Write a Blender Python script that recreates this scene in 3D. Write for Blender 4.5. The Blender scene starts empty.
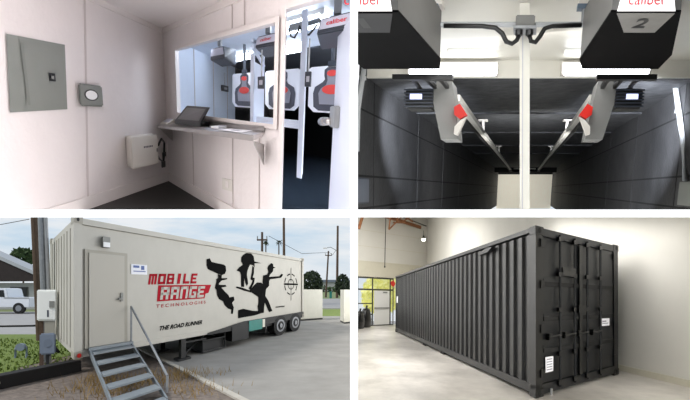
import bpy, bmesh, math, random
from mathutils import Vector, Matrix
random.seed(7)
C = bpy.context.scene.collection
CZ = 1.85                                   # eye height above the yard

# ------------------------------------------------------------------ frames
class Fr:
    """A place with its own floor corner O and wall directions A, B and up Z."""
    def __init__(s, O, A, B, Z):
        s.O = Vector(O) + Vector((0, 0, CZ)); s.A = Vector(A); s.B = Vector(B); s.Z = Vector(Z)
    def __call__(s, a, b, z):
        return s.O + s.A * a + s.B * b + s.Z * z

P1 = Fr((-1.616, 4.543, .9402), (.58961, -.92414, -.34776), (.00862, -1.09193, -.36064), (.0346, -.15615, .47375))   # control booth
P2 = Fr((.40658, 1.24, .23727), (.62, 0, 0), (.20329, .62, .11863), (0, -.11652, .60895))                             # lanes
P3 = Fr((-5.1519, 9.5672, -1.2969), (.2333, 1.1388, 0), (-1.3171, 1.9487, 0), (0, 0, 1))                              # trailer
P4 = Fr((3.04256, 8.70145, -1.85047), (1.18917, 1.22555, -.03826), (-.07157, 1.52082, -.03518), (.00891, .02618, 1.11367))  # black container
def G(x, y, z=0.0): return Vector((x, y, z))

# ------------------------------------------------------------------ materials
def lin(c): return tuple(((v / 12.92) if v <= .04045 else ((v + .055) / 1.055) ** 2.4) for v in c)
MATS = {}
def mat(name, col, rough=.6, metal=0, var=.0, vscale=4, bump=0, bscale=40, emit=0, col2=None, spec=.5, stretch=None, detail=4, alpha=None, trans=0):
    if name in MATS: return MATS[name]
    m = bpy.data.materials.new(name); m.use_nodes = True; MATS[name] = m
    nt = m.node_tree; N = nt.nodes; L = nt.links; p = N['Principled BSDF']
    c = lin(col); p.inputs['Base Color'].default_value = (*c, 1)
    p.inputs['Roughness'].default_value = rough; p.inputs['Metallic'].default_value = metal
    p.inputs['Specular IOR Level'].default_value = spec
    if trans: p.inputs['Transmission Weight'].default_value = trans
    if alpha is not None: p.inputs['Alpha'].default_value = alpha
    tc = N.new('ShaderNodeTexCoord'); src = tc.outputs['Object']
    if stretch:
        mp = N.new('ShaderNodeMapping'); mp.inputs['Scale'].default_value = stretch
        L.new(src, mp.inputs['Vector']); src = mp.outputs['Vector']
    if var or col2:
        n = N.new('ShaderNodeTexNoise'); n.inputs['Scale'].default_value = vscale; n.inputs['Detail'].default_value = detail
        n.inputs['Roughness'].default_value = .65
        L.new(src, n.inputs['Vector'])
        r = N.new('ShaderNodeValToRGB'); r.color_ramp.elements[0].position = .3; r.color_ramp.elements[1].position = .7
        lo = lin(tuple(max(0, v - var) for v in col)); hi = lin(tuple(min(1, v + var) for v in col)) if not col2 else lin(col2)
        if col2: lo = c
        r.color_ramp.elements[0].color = (*lo, 1); r.color_ramp.elements[1].color = (*hi, 1)
        L.new(n.outputs['Fac'], r.inputs['Fac']); L.new(r.outputs['Color'], p.inputs['Base Color'])
    if bump:
        b = N.new('ShaderNodeBump'); b.inputs['Strength'].default_value = bump; b.inputs['Distance'].default_value = .01
        n2 = N.new('ShaderNodeTexNoise'); n2.inputs['Scale'].default_value = bscale; n2.inputs['Detail'].default_value = 3
        L.new(src, n2.inputs['Vector']); L.new(n2.outputs['Fac'], b.inputs['Height']); L.new(b.outputs['Normal'], p.inputs['Normal'])
    if emit:
        p.inputs['Emission Color'].default_value = (*c, 1); p.inputs['Emission Strength'].default_value = emit
    return m

M_gutter = mat('white_glow_edge', (1, 1, 1), .9, emit=.75)  # glow put into the partition white, which is no lamp
M_frp = mat('pebbled_white_wall_panel', (.88, .85, .845), .33, var=.012, vscale=3, bump=.22, bscale=34)
M_booth_ceiling = mat('booth_ceiling_white', (.88, .85, .84), .6, bump=.1)
M_trimw = mat('white_trim', (.88, .85, .84), .45, var=.01)
M_seam = mat('panel_joint', (.77, .73, .72), .6)
M_darkfloor = mat('dark_rubber_floor', (.10, .09, .085), .6, var=.02, vscale=20)
M_breaker = mat('grey_enamel', (.49, .50, .48), .5, var=.01)
M_breaker2 = mat('grey_enamel_edge', (.46, .47, .45), .5)
M_black = mat('black_plastic', (.035, .035, .038), .45)
M_blackm = mat('matte_black', (.025, .025, .027), .8)
M_grey = mat('grey_plastic', (.52, .52, .50), .5)
M_dial = mat('white_dial', (.93, .93, .93), .4)
M_whitebox = mat('white_enamel', (.84, .82, .79), .4)
M_steel = mat('stainless_steel', (.70, .68, .67), .3, .7, var=.03, vscale=6)
M_screen = mat('dim_screen', (.27, .26, .26), .3)
M_paper = mat('paper_white', (.93, .93, .95), .8)
M_papergrey = mat('paper_grey', (.72, .72, .76), .8)
M_rangewhite = mat('range_white_panel', (.84, .88, .95), .45, var=.02, vscale=2)
M_tgrey = mat('target_dark_grey', (.30, .30, .34), .8)
M_tlight = mat('target_mid_grey', (.56, .56, .60), .8)
M_red = mat('target_red', (.86, .27, .24), .8)
M_tube = mat('lit_tube', (.92, .96, 1), .5, emit=7)
M_tube2 = mat('lit_tube_lane', (.97, .98, 1), .5, emit=6)
M_bluedark = mat('dark_blue_acoustic', (.15, .17, .21), .7, var=.03, vscale=8)
M_rangefloor = mat('dark_blue_floor', (.20, .24, .29), .22, var=.06, vscale=7, stretch=(1, 4, 1))
M_carrier = mat('carrier_dark_grey', (.20, .22, .26), .5)
M_silver = mat('brushed_aluminium', (.62, .62, .62), .38, .6, var=.03, vscale=5)
M_galv = mat('galvanised_grey', (.56, .57, .58), .45, .4, var=.04, vscale=12)
M_doorw = mat('door_white', (.80, .82, .88), .4)
# lanes
M_acoustic = mat('black_acoustic_panel', (.19, .19, .195), .6, var=.04, vscale=5, bump=.5, bscale=30)
M_acoustic2 = mat('black_acoustic_ceiling', (.22, .225, .235), .7, var=.08, vscale=9, bump=.6, bscale=18)
M_laneceil = mat('cream_white_ceiling', (.80, .79, .75), .35, var=.01)
M_post = mat('ivory_post', (.88, .87, .83), .5)
M_backstop = mat('pale_backstop', (.90, .88, .82), .7, var=.02, vscale=6, stretch=(6, 1, 1), emit=.28)  # wall surface also glows faintly by itself, no lamp in it
M_case = mat('charcoal_case', (.012, .012, .013), .7, spec=.05)
M_caseg = mat('grey_case_side', (.36, .355, .35), .45, .2, var=.02)
M_labelw = mat('lit_white_panel', (.96, .95, .95), .5, emit=.55)
M_plate = mat('brushed_number_plate', (.52, .51, .49), .4, .3, var=.03, vscale=8)
M_redtxt = mat('red_print', (.83, .20, .25), .6)
M_armg = mat('light_grey_metal', (.52, .52, .51), .5, var=.02)
M_redclip = mat('red_plastic', (.82, .16, .12), .5)
M_led = mat('lit_led_panel', (.80, .83, 1), .4, emit=1.2)
M_conduit = mat('conduit_grey', (.66, .67, .68), .45)
# yard
M_cream = mat('cream_trailer_paint', (.725, .71, .67), .5, var=.012, vscale=2)
M_creamd = mat('cream_trailer_door', (.69, .67, .625), .5)
M_creamt = mat('cream_frame', (.63, .61, .56), .5)
M_decal = mat('black_vinyl', (.035, .035, .035), .85, spec=.05)
M_decalred = mat('red_vinyl', (.66, .10, .16), .8, spec=.1)
M_chassis = mat('black_chassis', (.05, .05, .055), .6)
M_tyre = mat('tyre_rubber', (.055, .055, .06), .8)
M_rim = mat('wheel_rim_metal', (.55, .56, .58), .35, .6)
M_teal = mat('teal_paint', (.10, .47, .43), .5, var=.02)
M_stairs = mat('grey_step_metal', (.50, .53, .55), .5, .2, var=.03)
M_gravel = mat('brown_gravel', (.33, .295, .27), .95, var=.0, vscale=9, col2=(.54, .49, .45), bump=.8, bscale=50, detail=8)
M_concrete = mat('pale_concrete', (.545, .535, .515), .9, var=.035, vscale=1.1, detail=6)
M_concedge = mat('concrete_edge', (.70, .68, .64), .9, var=.03)
M_grass = mat('lawn_green', (.31, .40, .14), .95, col2=(.47, .52, .23), vscale=14, detail=8)
M_road = mat('road_asphalt', (.60, .59, .58), .9, var=.02, vscale=2)
M_far = mat('distant_field', (.44, .48, .30), .95, var=.03, vscale=.2)
M_dry = mat('dry_straw', (.58, .48, .30), .95)
M_wood = mat('weathered_pole', (.32, .25, .20), .9, var=.05, vscale=6, stretch=(6, 6, 1))
M_tie = mat('dark_timber', (.075, .065, .065), .85, var=.02)
M_roof = mat('dark_brown_roof', (.155, .12, .115), .85, var=.02)
M_roofl = mat('pale_roof_edge', (.66, .67, .68), .8)
M_siding = mat('grey_siding', (.62, .62, .61), .8, var=.02)
M_truck = mat('white_car_paint', (.86, .87, .89), .3)
M_glass = mat('dark_car_glass', (.07, .08, .10), .15)
M_leaf = mat('leaf_green', (.13, .21, .10), .9, col2=(.25, .33, .15), vscale=3)
M_leafd = mat('leaf_dark', (.10, .15, .085), .9, col2=(.19, .24, .12), vscale=3)
M_leafy = mat('leaf_sunlit_glow', (.74, .74, .42), .9, col2=(.95, .94, .74), vscale=1.5, emit=.35)  # pale colour and glow stand in for sunlight on the leaves
M_block = mat('white_container_wall', (.83, .82, .77), .7, var=.015)
M_meter = mat('meter_grey', (.47, .51, .57), .5)
# warehouse
M_cont = mat('black_container_paint', (.04, .042, .045), .42, var=.004, spec=.35)
M_contd = mat('dark_container_door', (.062, .07, .08), .45, var=.004, spec=.35)
M_whwall = mat('warehouse_white', (.86, .85, .82), .85, var=.01, vscale=.8)
M_whwall2 = mat('warehouse_beige', (.82, .80, .73), .85, var=.01)
M_whfloor = mat('polished_concrete', (.60, .58, .555), .28, col2=(.88, .86, .83), vscale=.7, detail=9, stretch=(1, .6, 1))
M_timber = mat('orange_timber', (.55, .36, .22), .8, var=.06, vscale=5)
M_frame = mat('bronze_window_frame', (.22, .22, .20), .5)
M_pane = mat('window_glass', (.95, .97, .97), .03)
_nt = M_pane.node_tree; _tr = _nt.nodes.new('ShaderNodeBsdfTransparent'); _gl = _nt.nodes.new('ShaderNodeBsdfGlossy'); _gl.inputs['Roughness'].default_value = .02
_mx = _nt.nodes.new('ShaderNodeMixShader'); _mx.inputs[0].default_value = .035
_nt.links.new(_tr.outputs[0], _mx.inputs[1]); _nt.links.new(_gl.outputs[0], _mx.inputs[2])
_nt.links.new(_mx.outputs[0], [n for n in _nt.nodes if n.type == 'OUTPUT_MATERIAL'][0].inputs['Surface']); _nt.nodes.remove(_nt.nodes['Principled BSDF'])
M_greydoor = mat('pale_grey_door', (.88, .88, .87), .5)
M_bag = mat('black_bin_bag', (.03, .03, .035), .35)

# ------------------------------------------------------------------ mesh helper
SLAB_TOP = (Vector((0, 1.2, .1816 + CZ)), Vector((0, -.14365, 1)))      # keep above
SLAB_BOT = (Vector((0, 1.2, .1620 + CZ)), Vector((0, .14365, -1)))      # keep below
MID_L = (Vector((-.010, 0, 0)), Vector((-1, 0, 0)))                       # keep x < -.010
MID_R = (Vector((.010, 0, 0)), Vector((1, 0, 0)))
FRONT = (Vector((0, 1.2, 0)), Vector((0, 1, 0)))

class MB:
    def __init__(s): s.v = []; s.f = []
    def add(s, vs, fs):
        o = len(s.v); s.v += [Vector(v) for v in vs]; s.f += [[i + o for i in f] for f in fs]; return s
    def hexa(s, p):      # p: 4 lower then 4 upper
        return s.add(p, [(0, 3, 2, 1), (4, 5, 6, 7), (0, 1, 5, 4), (1, 2, 6, 5), (2, 3, 7, 6), (3, 0, 4, 7)])
    def box(s, fr, a0, a1, b0, b1, z0, z1):
        return s.hexa([fr(a0, b0, z0), fr(a1, b0, z0), fr(a1, b1, z0), fr(a0, b1, z0), fr(a0, b0, z1), fr(a1, b0, z1), fr(a1, b1, z1), fr(a0, b1, z1)])
    def prism(s, pts, off):
        n = len(pts); off = Vector(off); vs = [Vector(p) for p in pts] + [Vector(p) + off for p in pts]
        return s.add(vs, [list(range(n))[::-1], list(range(n, 2 * n))] + [(i, (i + 1) % n, n + (i + 1) % n, n + i) for i in range(n)])
    def quad(s, *p): return s.add(p, [tuple(range(len(p)))])
    def tube(s, pts, r, n=8, r2=None):
        pts = [Vector(p) for p in pts]; rings = []
        for i, p in enumerate(pts):
            d = (pts[min(i + 1, len(pts) - 1)] - pts[max(i - 1, 0)]).normalized()
            up = Vector((0, 0, 1)) if abs(d.z) < .9 else Vector((0, 1, 0))
            x = d.cross(up).normalized(); y = d.cross(x)
            rr = r if r2 is None else r + (r2 - r) * i / (len(pts) - 1)
            rings.append([p + (x * math.cos(2 * math.pi * k / n) + y * math.sin(2 * math.pi * k / n)) * rr for k in range(n)])
        vs = sum(rings, []); fs = []
        for i in range(len(pts) - 1):
            for k in range(n): fs.append((i * n + k, i * n + (k + 1) % n, (i + 1) * n + (k + 1) % n, (i + 1) * n + k))
        fs.append(list(range(n))[::-1]); fs.append(list(range((len(pts) - 1) * n, len(pts) * n)))
        return s.add(vs, fs)
    def disc(s, c, u, w, thick, n=24):   # elliptical plate: centre, two half axes, thickness vector
        return s.prism([Vector(c) + Vector(u) * math.cos(2 * math.pi * k / n) + Vector(w) * math.sin(2 * math.pi * k / n) for k in range(n)], thick)
    def ring(s, c, u, w, k0, thick, n=28):
        c = Vector(c); u = Vector(u); w = Vector(w); t = Vector(thick)
        o = []; 
        for k in range(n):
            e = u * math.cos(2 * math.pi * k / n) + w * math.sin(2 * math.pi * k / n)
            o += [c + e, c + e * k0, c + e + t, c + e * k0 + t]
        fs = []
        for k in range(n):
            a = 4 * k; b = 4 * ((k + 1) % n)
            fs += [(a, b, b + 1, a + 1), (a + 2, a + 3, b + 3, b + 2), (a, a + 2, b + 2, b), (a + 1, b + 1, b + 3, a + 3)]
        return s.add(o, fs)
    def build(s, name, m, parent=None, clip=(), bevel=0, smooth=False):
        base = Vector((0, 0, 0)); q = parent
        while q is not None: base = base + q.location; q = q.parent
        me = bpy.data.meshes.new(name); bm = bmesh.new()
        vs = [bm.verts.new(v - base) for v in s.v]
        for f in s.f:
            try: bm.faces.new([vs[i] for i in f])
            except ValueError: pass
        bmesh.ops.recalc_face_normals(bm, faces=bm.faces)
        for co, no in clip:
            bmesh.ops.bisect_plane(bm, geom=bm.verts[:] + bm.edges[:] + bm.faces[:], plane_co=co - base, plane_no=no, clear_inner=True)
        if bevel:
            bmesh.ops.bevel(bm, geom=[e for e in bm.edges if len(e.link_faces) == 2 and e.calc_face_angle(0) > .5], offset=bevel, segments=2, affect='EDGES', clamp_overlap=True)
        bm.to_mesh(me); bm.free()
        if smooth:
            for p in me.polygons: p.use_smooth = True
        me.materials.append(m)
        o = bpy.data.objects.new(name, me); C.objects.link(o)
        if parent is not None: o.parent = parent
        return o

def thing(name, label, cat, loc, group=None):
    o = bpy.data.objects.new(name, None); C.objects.link(o); o.location = loc; o.empty_display_size = .1
    o['label'] = label; o['category'] = cat
    if group: o['group'] = group
    return o
def tag(o, label, cat, group=None):
    o['label'] = label; o['category'] = cat
    if group: o['group'] = group
    return o
def struct(o): o['kind'] = 'structure'; return o
def stuff(o, label, cat): tag(o, label, cat); o['kind'] = 'stuff'; return o

def text_shape(body, bold=.0, spacing=1.0):
    """lettering outlines as flat polygons, normalised to 0..1 in both axes"""
    cu = bpy.data.curves.new('lettering', 'FONT'); cu.body = body; cu.offset = bold; cu.space_character = spacing; cu.resolution_u = 3
    ob = bpy.data.objects.new('lettering', cu); C.objects.link(ob)
    bpy.context.view_layer.update()
    me = ob.evaluated_get(bpy.context.evaluated_depsgraph_get()).to_mesh()
    v = [tuple(x.co) for x in me.vertices]; f = [tuple(p.vertices) for p in me.polygons]
    ob.evaluated_get(bpy.context.evaluated_depsgraph_get()).to_mesh_clear()
    bpy.data.objects.remove(ob); bpy.data.curves.remove(cu)
    x0 = min(p[0] for p in v); x1 = max(p[0] for p in v); y0 = min(p[1] for p in v); y1 = max(p[1] for p in v)
    return [((p[0] - x0) / (x1 - x0), (p[1] - y0) / (y1 - y0)) for p in v], f
def lettering(body, fn, m, parent, bold=0., spacing=1., name='lettering'):
    v, f = text_shape(body, bold, spacing); mb = MB(); mb.add([fn(s, t) for s, t in v], f)
    return mb.build(name, m, parent)
def bilerp(p00, p10, p01, p11):
    p00, p10, p01, p11 = map(Vector, (p00, p10, p01, p11))
    return lambda s, t: p00 * (1 - s) * (1 - t) + p10 * s * (1 - t) + p01 * (1 - s) * t + p11 * s * t
def leafy(mb, c, rx, ry, rz, n, size):
    for _ in range(n):
        while True:
            d = Vector((random.uniform(-1, 1), random.uniform(-1, 1), random.uniform(-1, 1)))
            if .25 < d.length < 1: break
        d = d.normalized() * (d.length ** .4)
        p = Vector(c) + Vector((d.x * rx, d.y * ry, d.z * rz))
        a = Vector((random.gauss(0, 1), random.gauss(0, 1), random.gauss(0, 1))).normalized() * size * random.uniform(.6, 1.3)
        b = a.orthogonal().normalized() * size * .6
        mb.quad(p - a, p + b, p + a, p - b)

# ------------------------------------------------------------------ the building that holds the rooms
def slab(x0, x1, y0, y1):
    zt = lambda y: .1810 + .14365 * (y - 1.2) + CZ; zb = lambda y: .1632 + .14365 * (y - 1.2) + CZ
    return MB().hexa([G(x0, y0, zb(y0)), G(x1, y0, zb(y0)), G(x1, y1, zb(y1)), G(x0, y1, zb(y1)),
                      G(x0, y0, zt(y0)), G(x1, y0, zt(y0)), G(x1, y1, zt(y1)), G(x0, y1, zt(y1))])
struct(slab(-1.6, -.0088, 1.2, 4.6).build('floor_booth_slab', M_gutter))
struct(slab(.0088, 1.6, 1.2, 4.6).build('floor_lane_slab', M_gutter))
struct(slab(.0088, 24, 4.6, 38).build('ceiling_warehouse', M_laneceil))
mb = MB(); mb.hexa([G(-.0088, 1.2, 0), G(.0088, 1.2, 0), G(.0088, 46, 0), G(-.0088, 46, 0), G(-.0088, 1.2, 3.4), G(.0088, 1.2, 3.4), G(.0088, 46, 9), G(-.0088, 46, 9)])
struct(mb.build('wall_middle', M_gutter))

# =================================================================== CONTROL BOOTH
K1 = (SLAB_TOP, MID_L, FRONT)
def s1(mb, name, m, clip=K1): return struct(mb.build(name, m, clip=clip))
mb = MB(); mb.box(P1, -.05, 0, 0, 3.2, 0, 2.4); s1(mb, 'wall_left', M_frp)
mb = MB()
for z0, z1, a0, a1 in ((0, 1.15, -.05, 2.11), (2.04, 2.4, -.05, 2.11), (1.15, 2.04, -.05, .36), (1.15, 2.04, 2.03, 2.11), (2.12, 2.4, 2.11, 3.6)):
    mb.box(P1, a0, a1, -.06, 0, z0, z1)
s1(mb, 'wall_window_side', M_frp)
mb = MB(); mb.box(P1, -.05, 3.6, 0, 3.2, 2.4, 2.46); s1(mb, 'ceiling_booth', M_booth_ceiling)
mb = MB(); mb.box(P1, 0, 3.6, 0, 3.2, -.05, 0); s1(mb, 'floor_booth', M_darkfloor)
mb = MB(); mb.box(P1, 0, .012, .01, 3, 0, .15); s1(mb, 'baseboard_left', M_trimw)
mb = MB(); mb.box(P1, .014, 2.1, 0, .02, 0, .15); s1(mb, 'baseboard_window_side', M_trimw)
mb = MB(); mb.box(P1, 0, .012, .01, 3, 2.33, 2.4); mb.box(P1, .014, 3, 0, .02, 2.33, 2.4); s1(mb, 'trim_1', M_trimw)
mb = MB()
mb.hexa([P1(0, 1.265, .15), P1(.006, 1.265, .15), P1(.006, 1.285, .15), P1(0, 1.285, .15), P1(0, 1.12, 2.33), P1(.006, 1.12, 2.33), P1(.006, 1.14, 2.33), P1(0, 1.14, 2.33)])
for a in (.72, 1.49, 1.86): mb.box(P1, a - .006, a + .006, 0, .008, .15, 1.02)
for a in (1.49, 1.66): mb.box(P1, a - .006, a + .006, 0, .008, 2.1, 2.33)
s1(mb, 'trim_2', M_seam)
# window and doorway frames
w = thing('window_1', 'wide booth window', 'window', P1(1.2, 0, 1.15)); del w['label'], w['category']; struct(w)
mb = MB()
mb.box(P1, .33, 2.06, .001, .022, 2.035, 2.075); mb.box(P1, .33, 2.06, .001, .022, 1.115, 1.155); mb.box(P1, .33, .365, .001, .022, 1.155, 2.035); mb.box(P1, 2.02, 2.06, .001, .022, 1.155, 2.035)
struct(mb.build('window_frame', M_trimw, w, clip=K1))
mb = MB(); mb.quad(P1(.36, -.03, 1.15), P1(2.03, -.03, 1.15), P1(2.03, -.03, 2.04), P1(.36, -.03, 2.04))
struct(mb.build('window_pane', M_pane, w))
mb = MB(); mb.box(P1, 2.085, 2.125, .001, .022, 0, 2.13); mb.box(P1, 2.125, 3.4, .001, .022, 2.115, 2.16); s1(mb, 'trim_3', M_trimw)

# breaker panel
t = thing('breaker_panel', 'grey flush breaker panel with a tall hinged door on the white wall', 'electrical panel', P1(.002, 1.6, 1.11))
mb = MB(); mb.hexa([P1(.002, 1.84, 1.10), P1(.002, 1.40, 1.14), P1(.014, 1.40, 1.14), P1(.014, 1.84, 1.10), P1(.002, 1.80, 1.76), P1(.002, 1.366, 1.79), P1(.014, 1.366, 1.79), P1(.014, 1.80, 1.76)]); mb.build('panel_frame', M_breaker, t)
mb = MB(); mb.hexa([P1(.015, 1.725, 1.17), P1(.015, 1.50, 1.175), P1(.021, 1.50, 1.175), P1(.021, 1.725, 1.17), P1(.015, 1.69, 1.715), P1(.015, 1.465, 1.725), P1(.021, 1.465, 1.725), P1(.021, 1.69, 1.715)])
d = mb.build('door', M_breaker, t)
mb = MB(); mb.box(P1, .022, .024, 1.695, 1.715, 1.17, 1.715); mb.build('hinge', M_breaker2, d)
mb = MB(); mb.box(P1, .022, .032, 1.478, 1.53, 1.41, 1.485); o = mb.build('latch', M_black, d)
mb = MB(); mb.box(P1, .033, .040, 1.492, 1.512, 1.43, 1.46); mb.build('latch_knob', M_grey, d)
# timer
t = thing('wall_timer', 'small grey box with a round white dial, right of the breaker panel', 'timer', P1(.002, 1.15, 1.18))
mb = MB(); mb.box(P1, .002, .06, 1.03, 1.275, 1.18, 1.42); mb.build('case', M_breaker, t, bevel=.008)
mb = MB(); mb.disc(P1(.061, 1.155, 1.305), P1.B * .075, P1.Z * .062, P1.A * .004); dd = mb.build('dial_ring', M_black, t)
mb = MB(); mb.disc(P1(.0655, 1.155, 1.305), P1.B * .062, P1.Z * .05, P1.A * .003); mb.build('dial', M_dial, t)
# white utility box by the corner
t = thing('utility_box', 'white wall-mounted steel utility box under the left end of the shelf', 'box', P1(.002, .45, .35))
mb = MB(); mb.box(P1, .002, .20, .315, .755, .405, .815); mb.build('case', M_whitebox, t, bevel=.006)
mb = MB(); mb.box(P1, .201, .208, .325, .745, .415, .805); dd = mb.build('door', M_whitebox, t, bevel=.003)
mb = MB()
for i in range(6): mb.box(P1, .209, .210, .42 + i * .026, .438 + i * .026, .66, .685)
mb.build('printed_mark', M_tgrey, dd)
mb = MB(); mb.box(P1, .209, .216, .33, .355, .58, .63); mb.build('latch', M_grey, dd)
# shelf
t = thing('wall_shelf', 'stainless steel counter shelf on two triangular brackets below the window', 'shelf', P1(1, .02, .95))
SH = lambda a, b, d=0: P1(a, b, .972 + .052 * a + d)
mb = MB(); mb.hexa([SH(.02, .024, -.035), SH(1.92, .024, -.035), SH(1.96, .36, -.05), SH(.09, .25, -.075), SH(.02, .024), SH(1.92, .024), SH(1.96, .36), SH(.09, .25, -.04)])
mb.build('shelf_top', M_steel, t, bevel=.004)
mb = MB(); mb.hexa([SH(.02, .004), SH(1.92, .004), SH(1.92, .022), SH(.02, .022), SH(.02, .004, .06), SH(1.92, .004, .06), SH(1.92, .022, .06), SH(.02, .022, .06)]); mb.build('backsplash', M_steel, t)
for a, zb in ((.19, .70), (1.915, .755)):
    mb = MB(); mb.prism([P1(a, .02, zb), P1(a, .02, zb + .20), SH(a, .27, -.06), SH(a, .25, -.10)], P1.A * .012); mb.build('bracket', M_steel, t)
# touch-screen terminal
t = thing('touch_terminal', 'black touch-screen terminal tilted back on the steel shelf', 'computer', SH(.85, .2, .004))
mb = MB(); mb.hexa([SH(.50, .18, .004), SH(1.10, .19, .004), SH(1.12, .02 + .01, .004), SH(.55, .03, .004), SH(.50, .18, .055), SH(1.10, .19, .055), SH(1.12, .03, .06), SH(.55, .03, .06)]); mb.build('base', M_black, t, bevel=.004)
s00, s10, s01, s11 = SH(.50, .185, .05), SH(1.10, .195, .05), P1(.78, .16, 1.262), P1(1.255, .19, 1.262)
mb = MB(); off = P1.B * -.03 + P1.Z * .005
mb.hexa([s00, s10, s10 + off, s00 + off, s01, s11, s11 + off, s01 + off]); o = mb.build('screen_housing', M_black, t, bevel=.003)
f = bilerp(s00, s10, s01, s11); e = P1.B * .006
mb = MB(); mb.quad(f(.1, .12) + e, f(.92, .12) + e, f(.92, .9) + e, f(.1, .9) + e); mb.build('screen', M_screen, o)
# phone, card, box, papers
t = thing('card_reader', 'small pale card reader at the corner end of the steel shelf', 'card reader', SH(.2, .1, .003))
mb = MB(); mb.hexa([SH(.08, .20, -.022), SH(.30, .18, -.015), SH(.33, .06, .004), SH(.12, .06, .004), SH(.09, .19, 0), SH(.30, .17, .0), SH(.33, .06, .065), SH(.12, .06, .065)]); o = mb.build('case', M_whitebox, t, bevel=.003)
mb = MB(); mb.quad(SH(.135, .165, .016), SH(.275, .15, .016), SH(.305, .075, .064), SH(.15, .075, .064)); mb.build('screen', M_papergrey, t)
mb = MB(); mb.hexa([SH(1.20, .16, .003), SH(1.31, .165, .003), SH(1.28, .06, .003), SH(1.17, .06, .003), SH(1.20, .16, .016), SH(1.31, .165, .016), SH(1.28, .06, .016), SH(1.17, .06, .016)])
tag(mb.build('card_wallet', M_black), 'flat black wallet lying between the terminal and the white pad', 'wallet')
t = thing('receipt_pad', 'small thick white pad lying beside the open document', 'notepad', SH(1.38, .12, .003))
mb = MB(); mb.hexa([SH(1.31, .22, .004), SH(1.43, .22, .004), SH(1.43, .05, .004), SH(1.31, .05, .004), SH(1.31, .22, .028), SH(1.43, .22, .028), SH(1.43, .05, .028), SH(1.31, .05, .028)]); mb.build('pages', M_paper, t)
mb = MB(); mb.hexa([SH(1.31, .07, .029), SH(1.43, .07, .029), SH(1.43, .05, .029), SH(1.31, .05, .029), SH(1.31, .07, .034), SH(1.43, .07, .034), SH(1.43, .05, .034), SH(1.31, .05, .034)]); mb.build('binding', M_papergrey, t)
t = thing('document_sheet', 'white printed document lying open on the steel shelf', 'paper', SH(1.7, .2, .003))
mb = MB(); q = [SH(1.50, .30, .004), SH(1.80, .31, .004), SH(1.80, .06, .004), SH(1.50, .05, .004)]; mb.hexa(q + [p + P1.Z * .004 for p in q]); mb.build('sheet', M_paper, t)
mb = MB(); f = bilerp(q[0], q[1], q[3], q[2]); u = P1.Z * .005; mb.quad(f(.3, .3) + u, f(.7, .3) + u, f(.7, .72) + u, f(.3, .72) + u); mb.build('printed_block', M_papergrey, t)
# outlets and cords
t = thing('outlet_plate', 'blank white outlet plate low on the wall under the shelf', 'outlet', P1(1.4, .002, .3))
mb = MB(); mb.hexa([P1(1.32, .002, .305), P1(1.49, .002, .33), P1(1.49, .012, .33), P1(1.32, .012, .305), P1(1.32, .002, .44), P1(1.49, .002, .465), P1(1.49, .012, .465), P1(1.32, .012, .44)]); mb.build('plate', M_whitebox, t)
mb = MB(); mb.box(P1, 1.38, 1.43, .0125, .016, .35, .43); mb.build('rocker', M_trimw, t)
t = thing('wall_socket', 'white wall socket in the corner with a black plug in it', 'outlet', P1(.002, .1, .44))
mb = MB(); mb.box(P1, .002, .01, .04, .15, .40, .56); mb.build('plate', M_whitebox, t)
mb = MB(); mb.box(P1, .0105, .03, .06, .13, .43, .50); mb.build('plug', M_black, t)
mb = MB(); mb.tube([P1(.17, .296, .66), P1(.12, .2, .74), P1(.05, .1, .66), P1(.03, .1, .50)], .008, 6); mb.tube([P1(.05, .1, .48), P1(.07, .15, .36), P1(.12, .26, .44), P1(.14, .296, .50)], .007, 6)
tag(mb.build('power_cable', M_black), 'thin black power cable looping from the utility box to the socket', 'cable')
t = thing('power_adapter', 'black plug-in adapter hanging below the utility box cable', 'adapter', P1(.05, .2, .31))
mb = MB(); mb.box(P1, .125, .15, .155, .23, .30, .40); mb.build('case', M_black, t, bevel=.004)
mb = MB(); mb.tube([P1(.135, .19, .40), P1(.135, .19, .52)], .007, 6); mb.build('cord', M_black, t)

# ---------------- the range seen through the booth window
KR = (SLAB_TOP, MID_L)
mb = MB(); mb.box(P1, -.05, -.0, -2.4, -.06, -.02, 2.4); s1(mb, 'wall_range_white', M_rangewhite, KR)
mb = MB(); mb.box(P1, -.05, -.0, -5, -2.4, -.02, 2.4); mb.box(P1, -.05, 6, -5.05, -5, -.02, 2.4); s1(mb, 'wall_range_dark', M_blackm, KR)
mb = MB(); mb.box(P1, -.05, 4, -1.75, -.06, 2.3, 2.34); s1(mb, 'ceiling_range_white', M_rangewhite, KR)
mb = MB(); mb.box(P1, -.05, 5, -5, -1.75, 2.28, 2.34); s1(mb, 'ceiling_range_dark', M_bluedark, KR)
mb = MB(); mb.box(P1, 0, 5, -5, -.06, -.05, 0); s1(mb, 'floor_range', M_rangefloor, KR)
mb = MB()
for b in (-.75, -1.4, -2.0): mb.box(P1, 0, .006, b - .01, b + .01, 0, 2.3)
s1(mb, 'trim_4', M_seam, KR)

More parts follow.
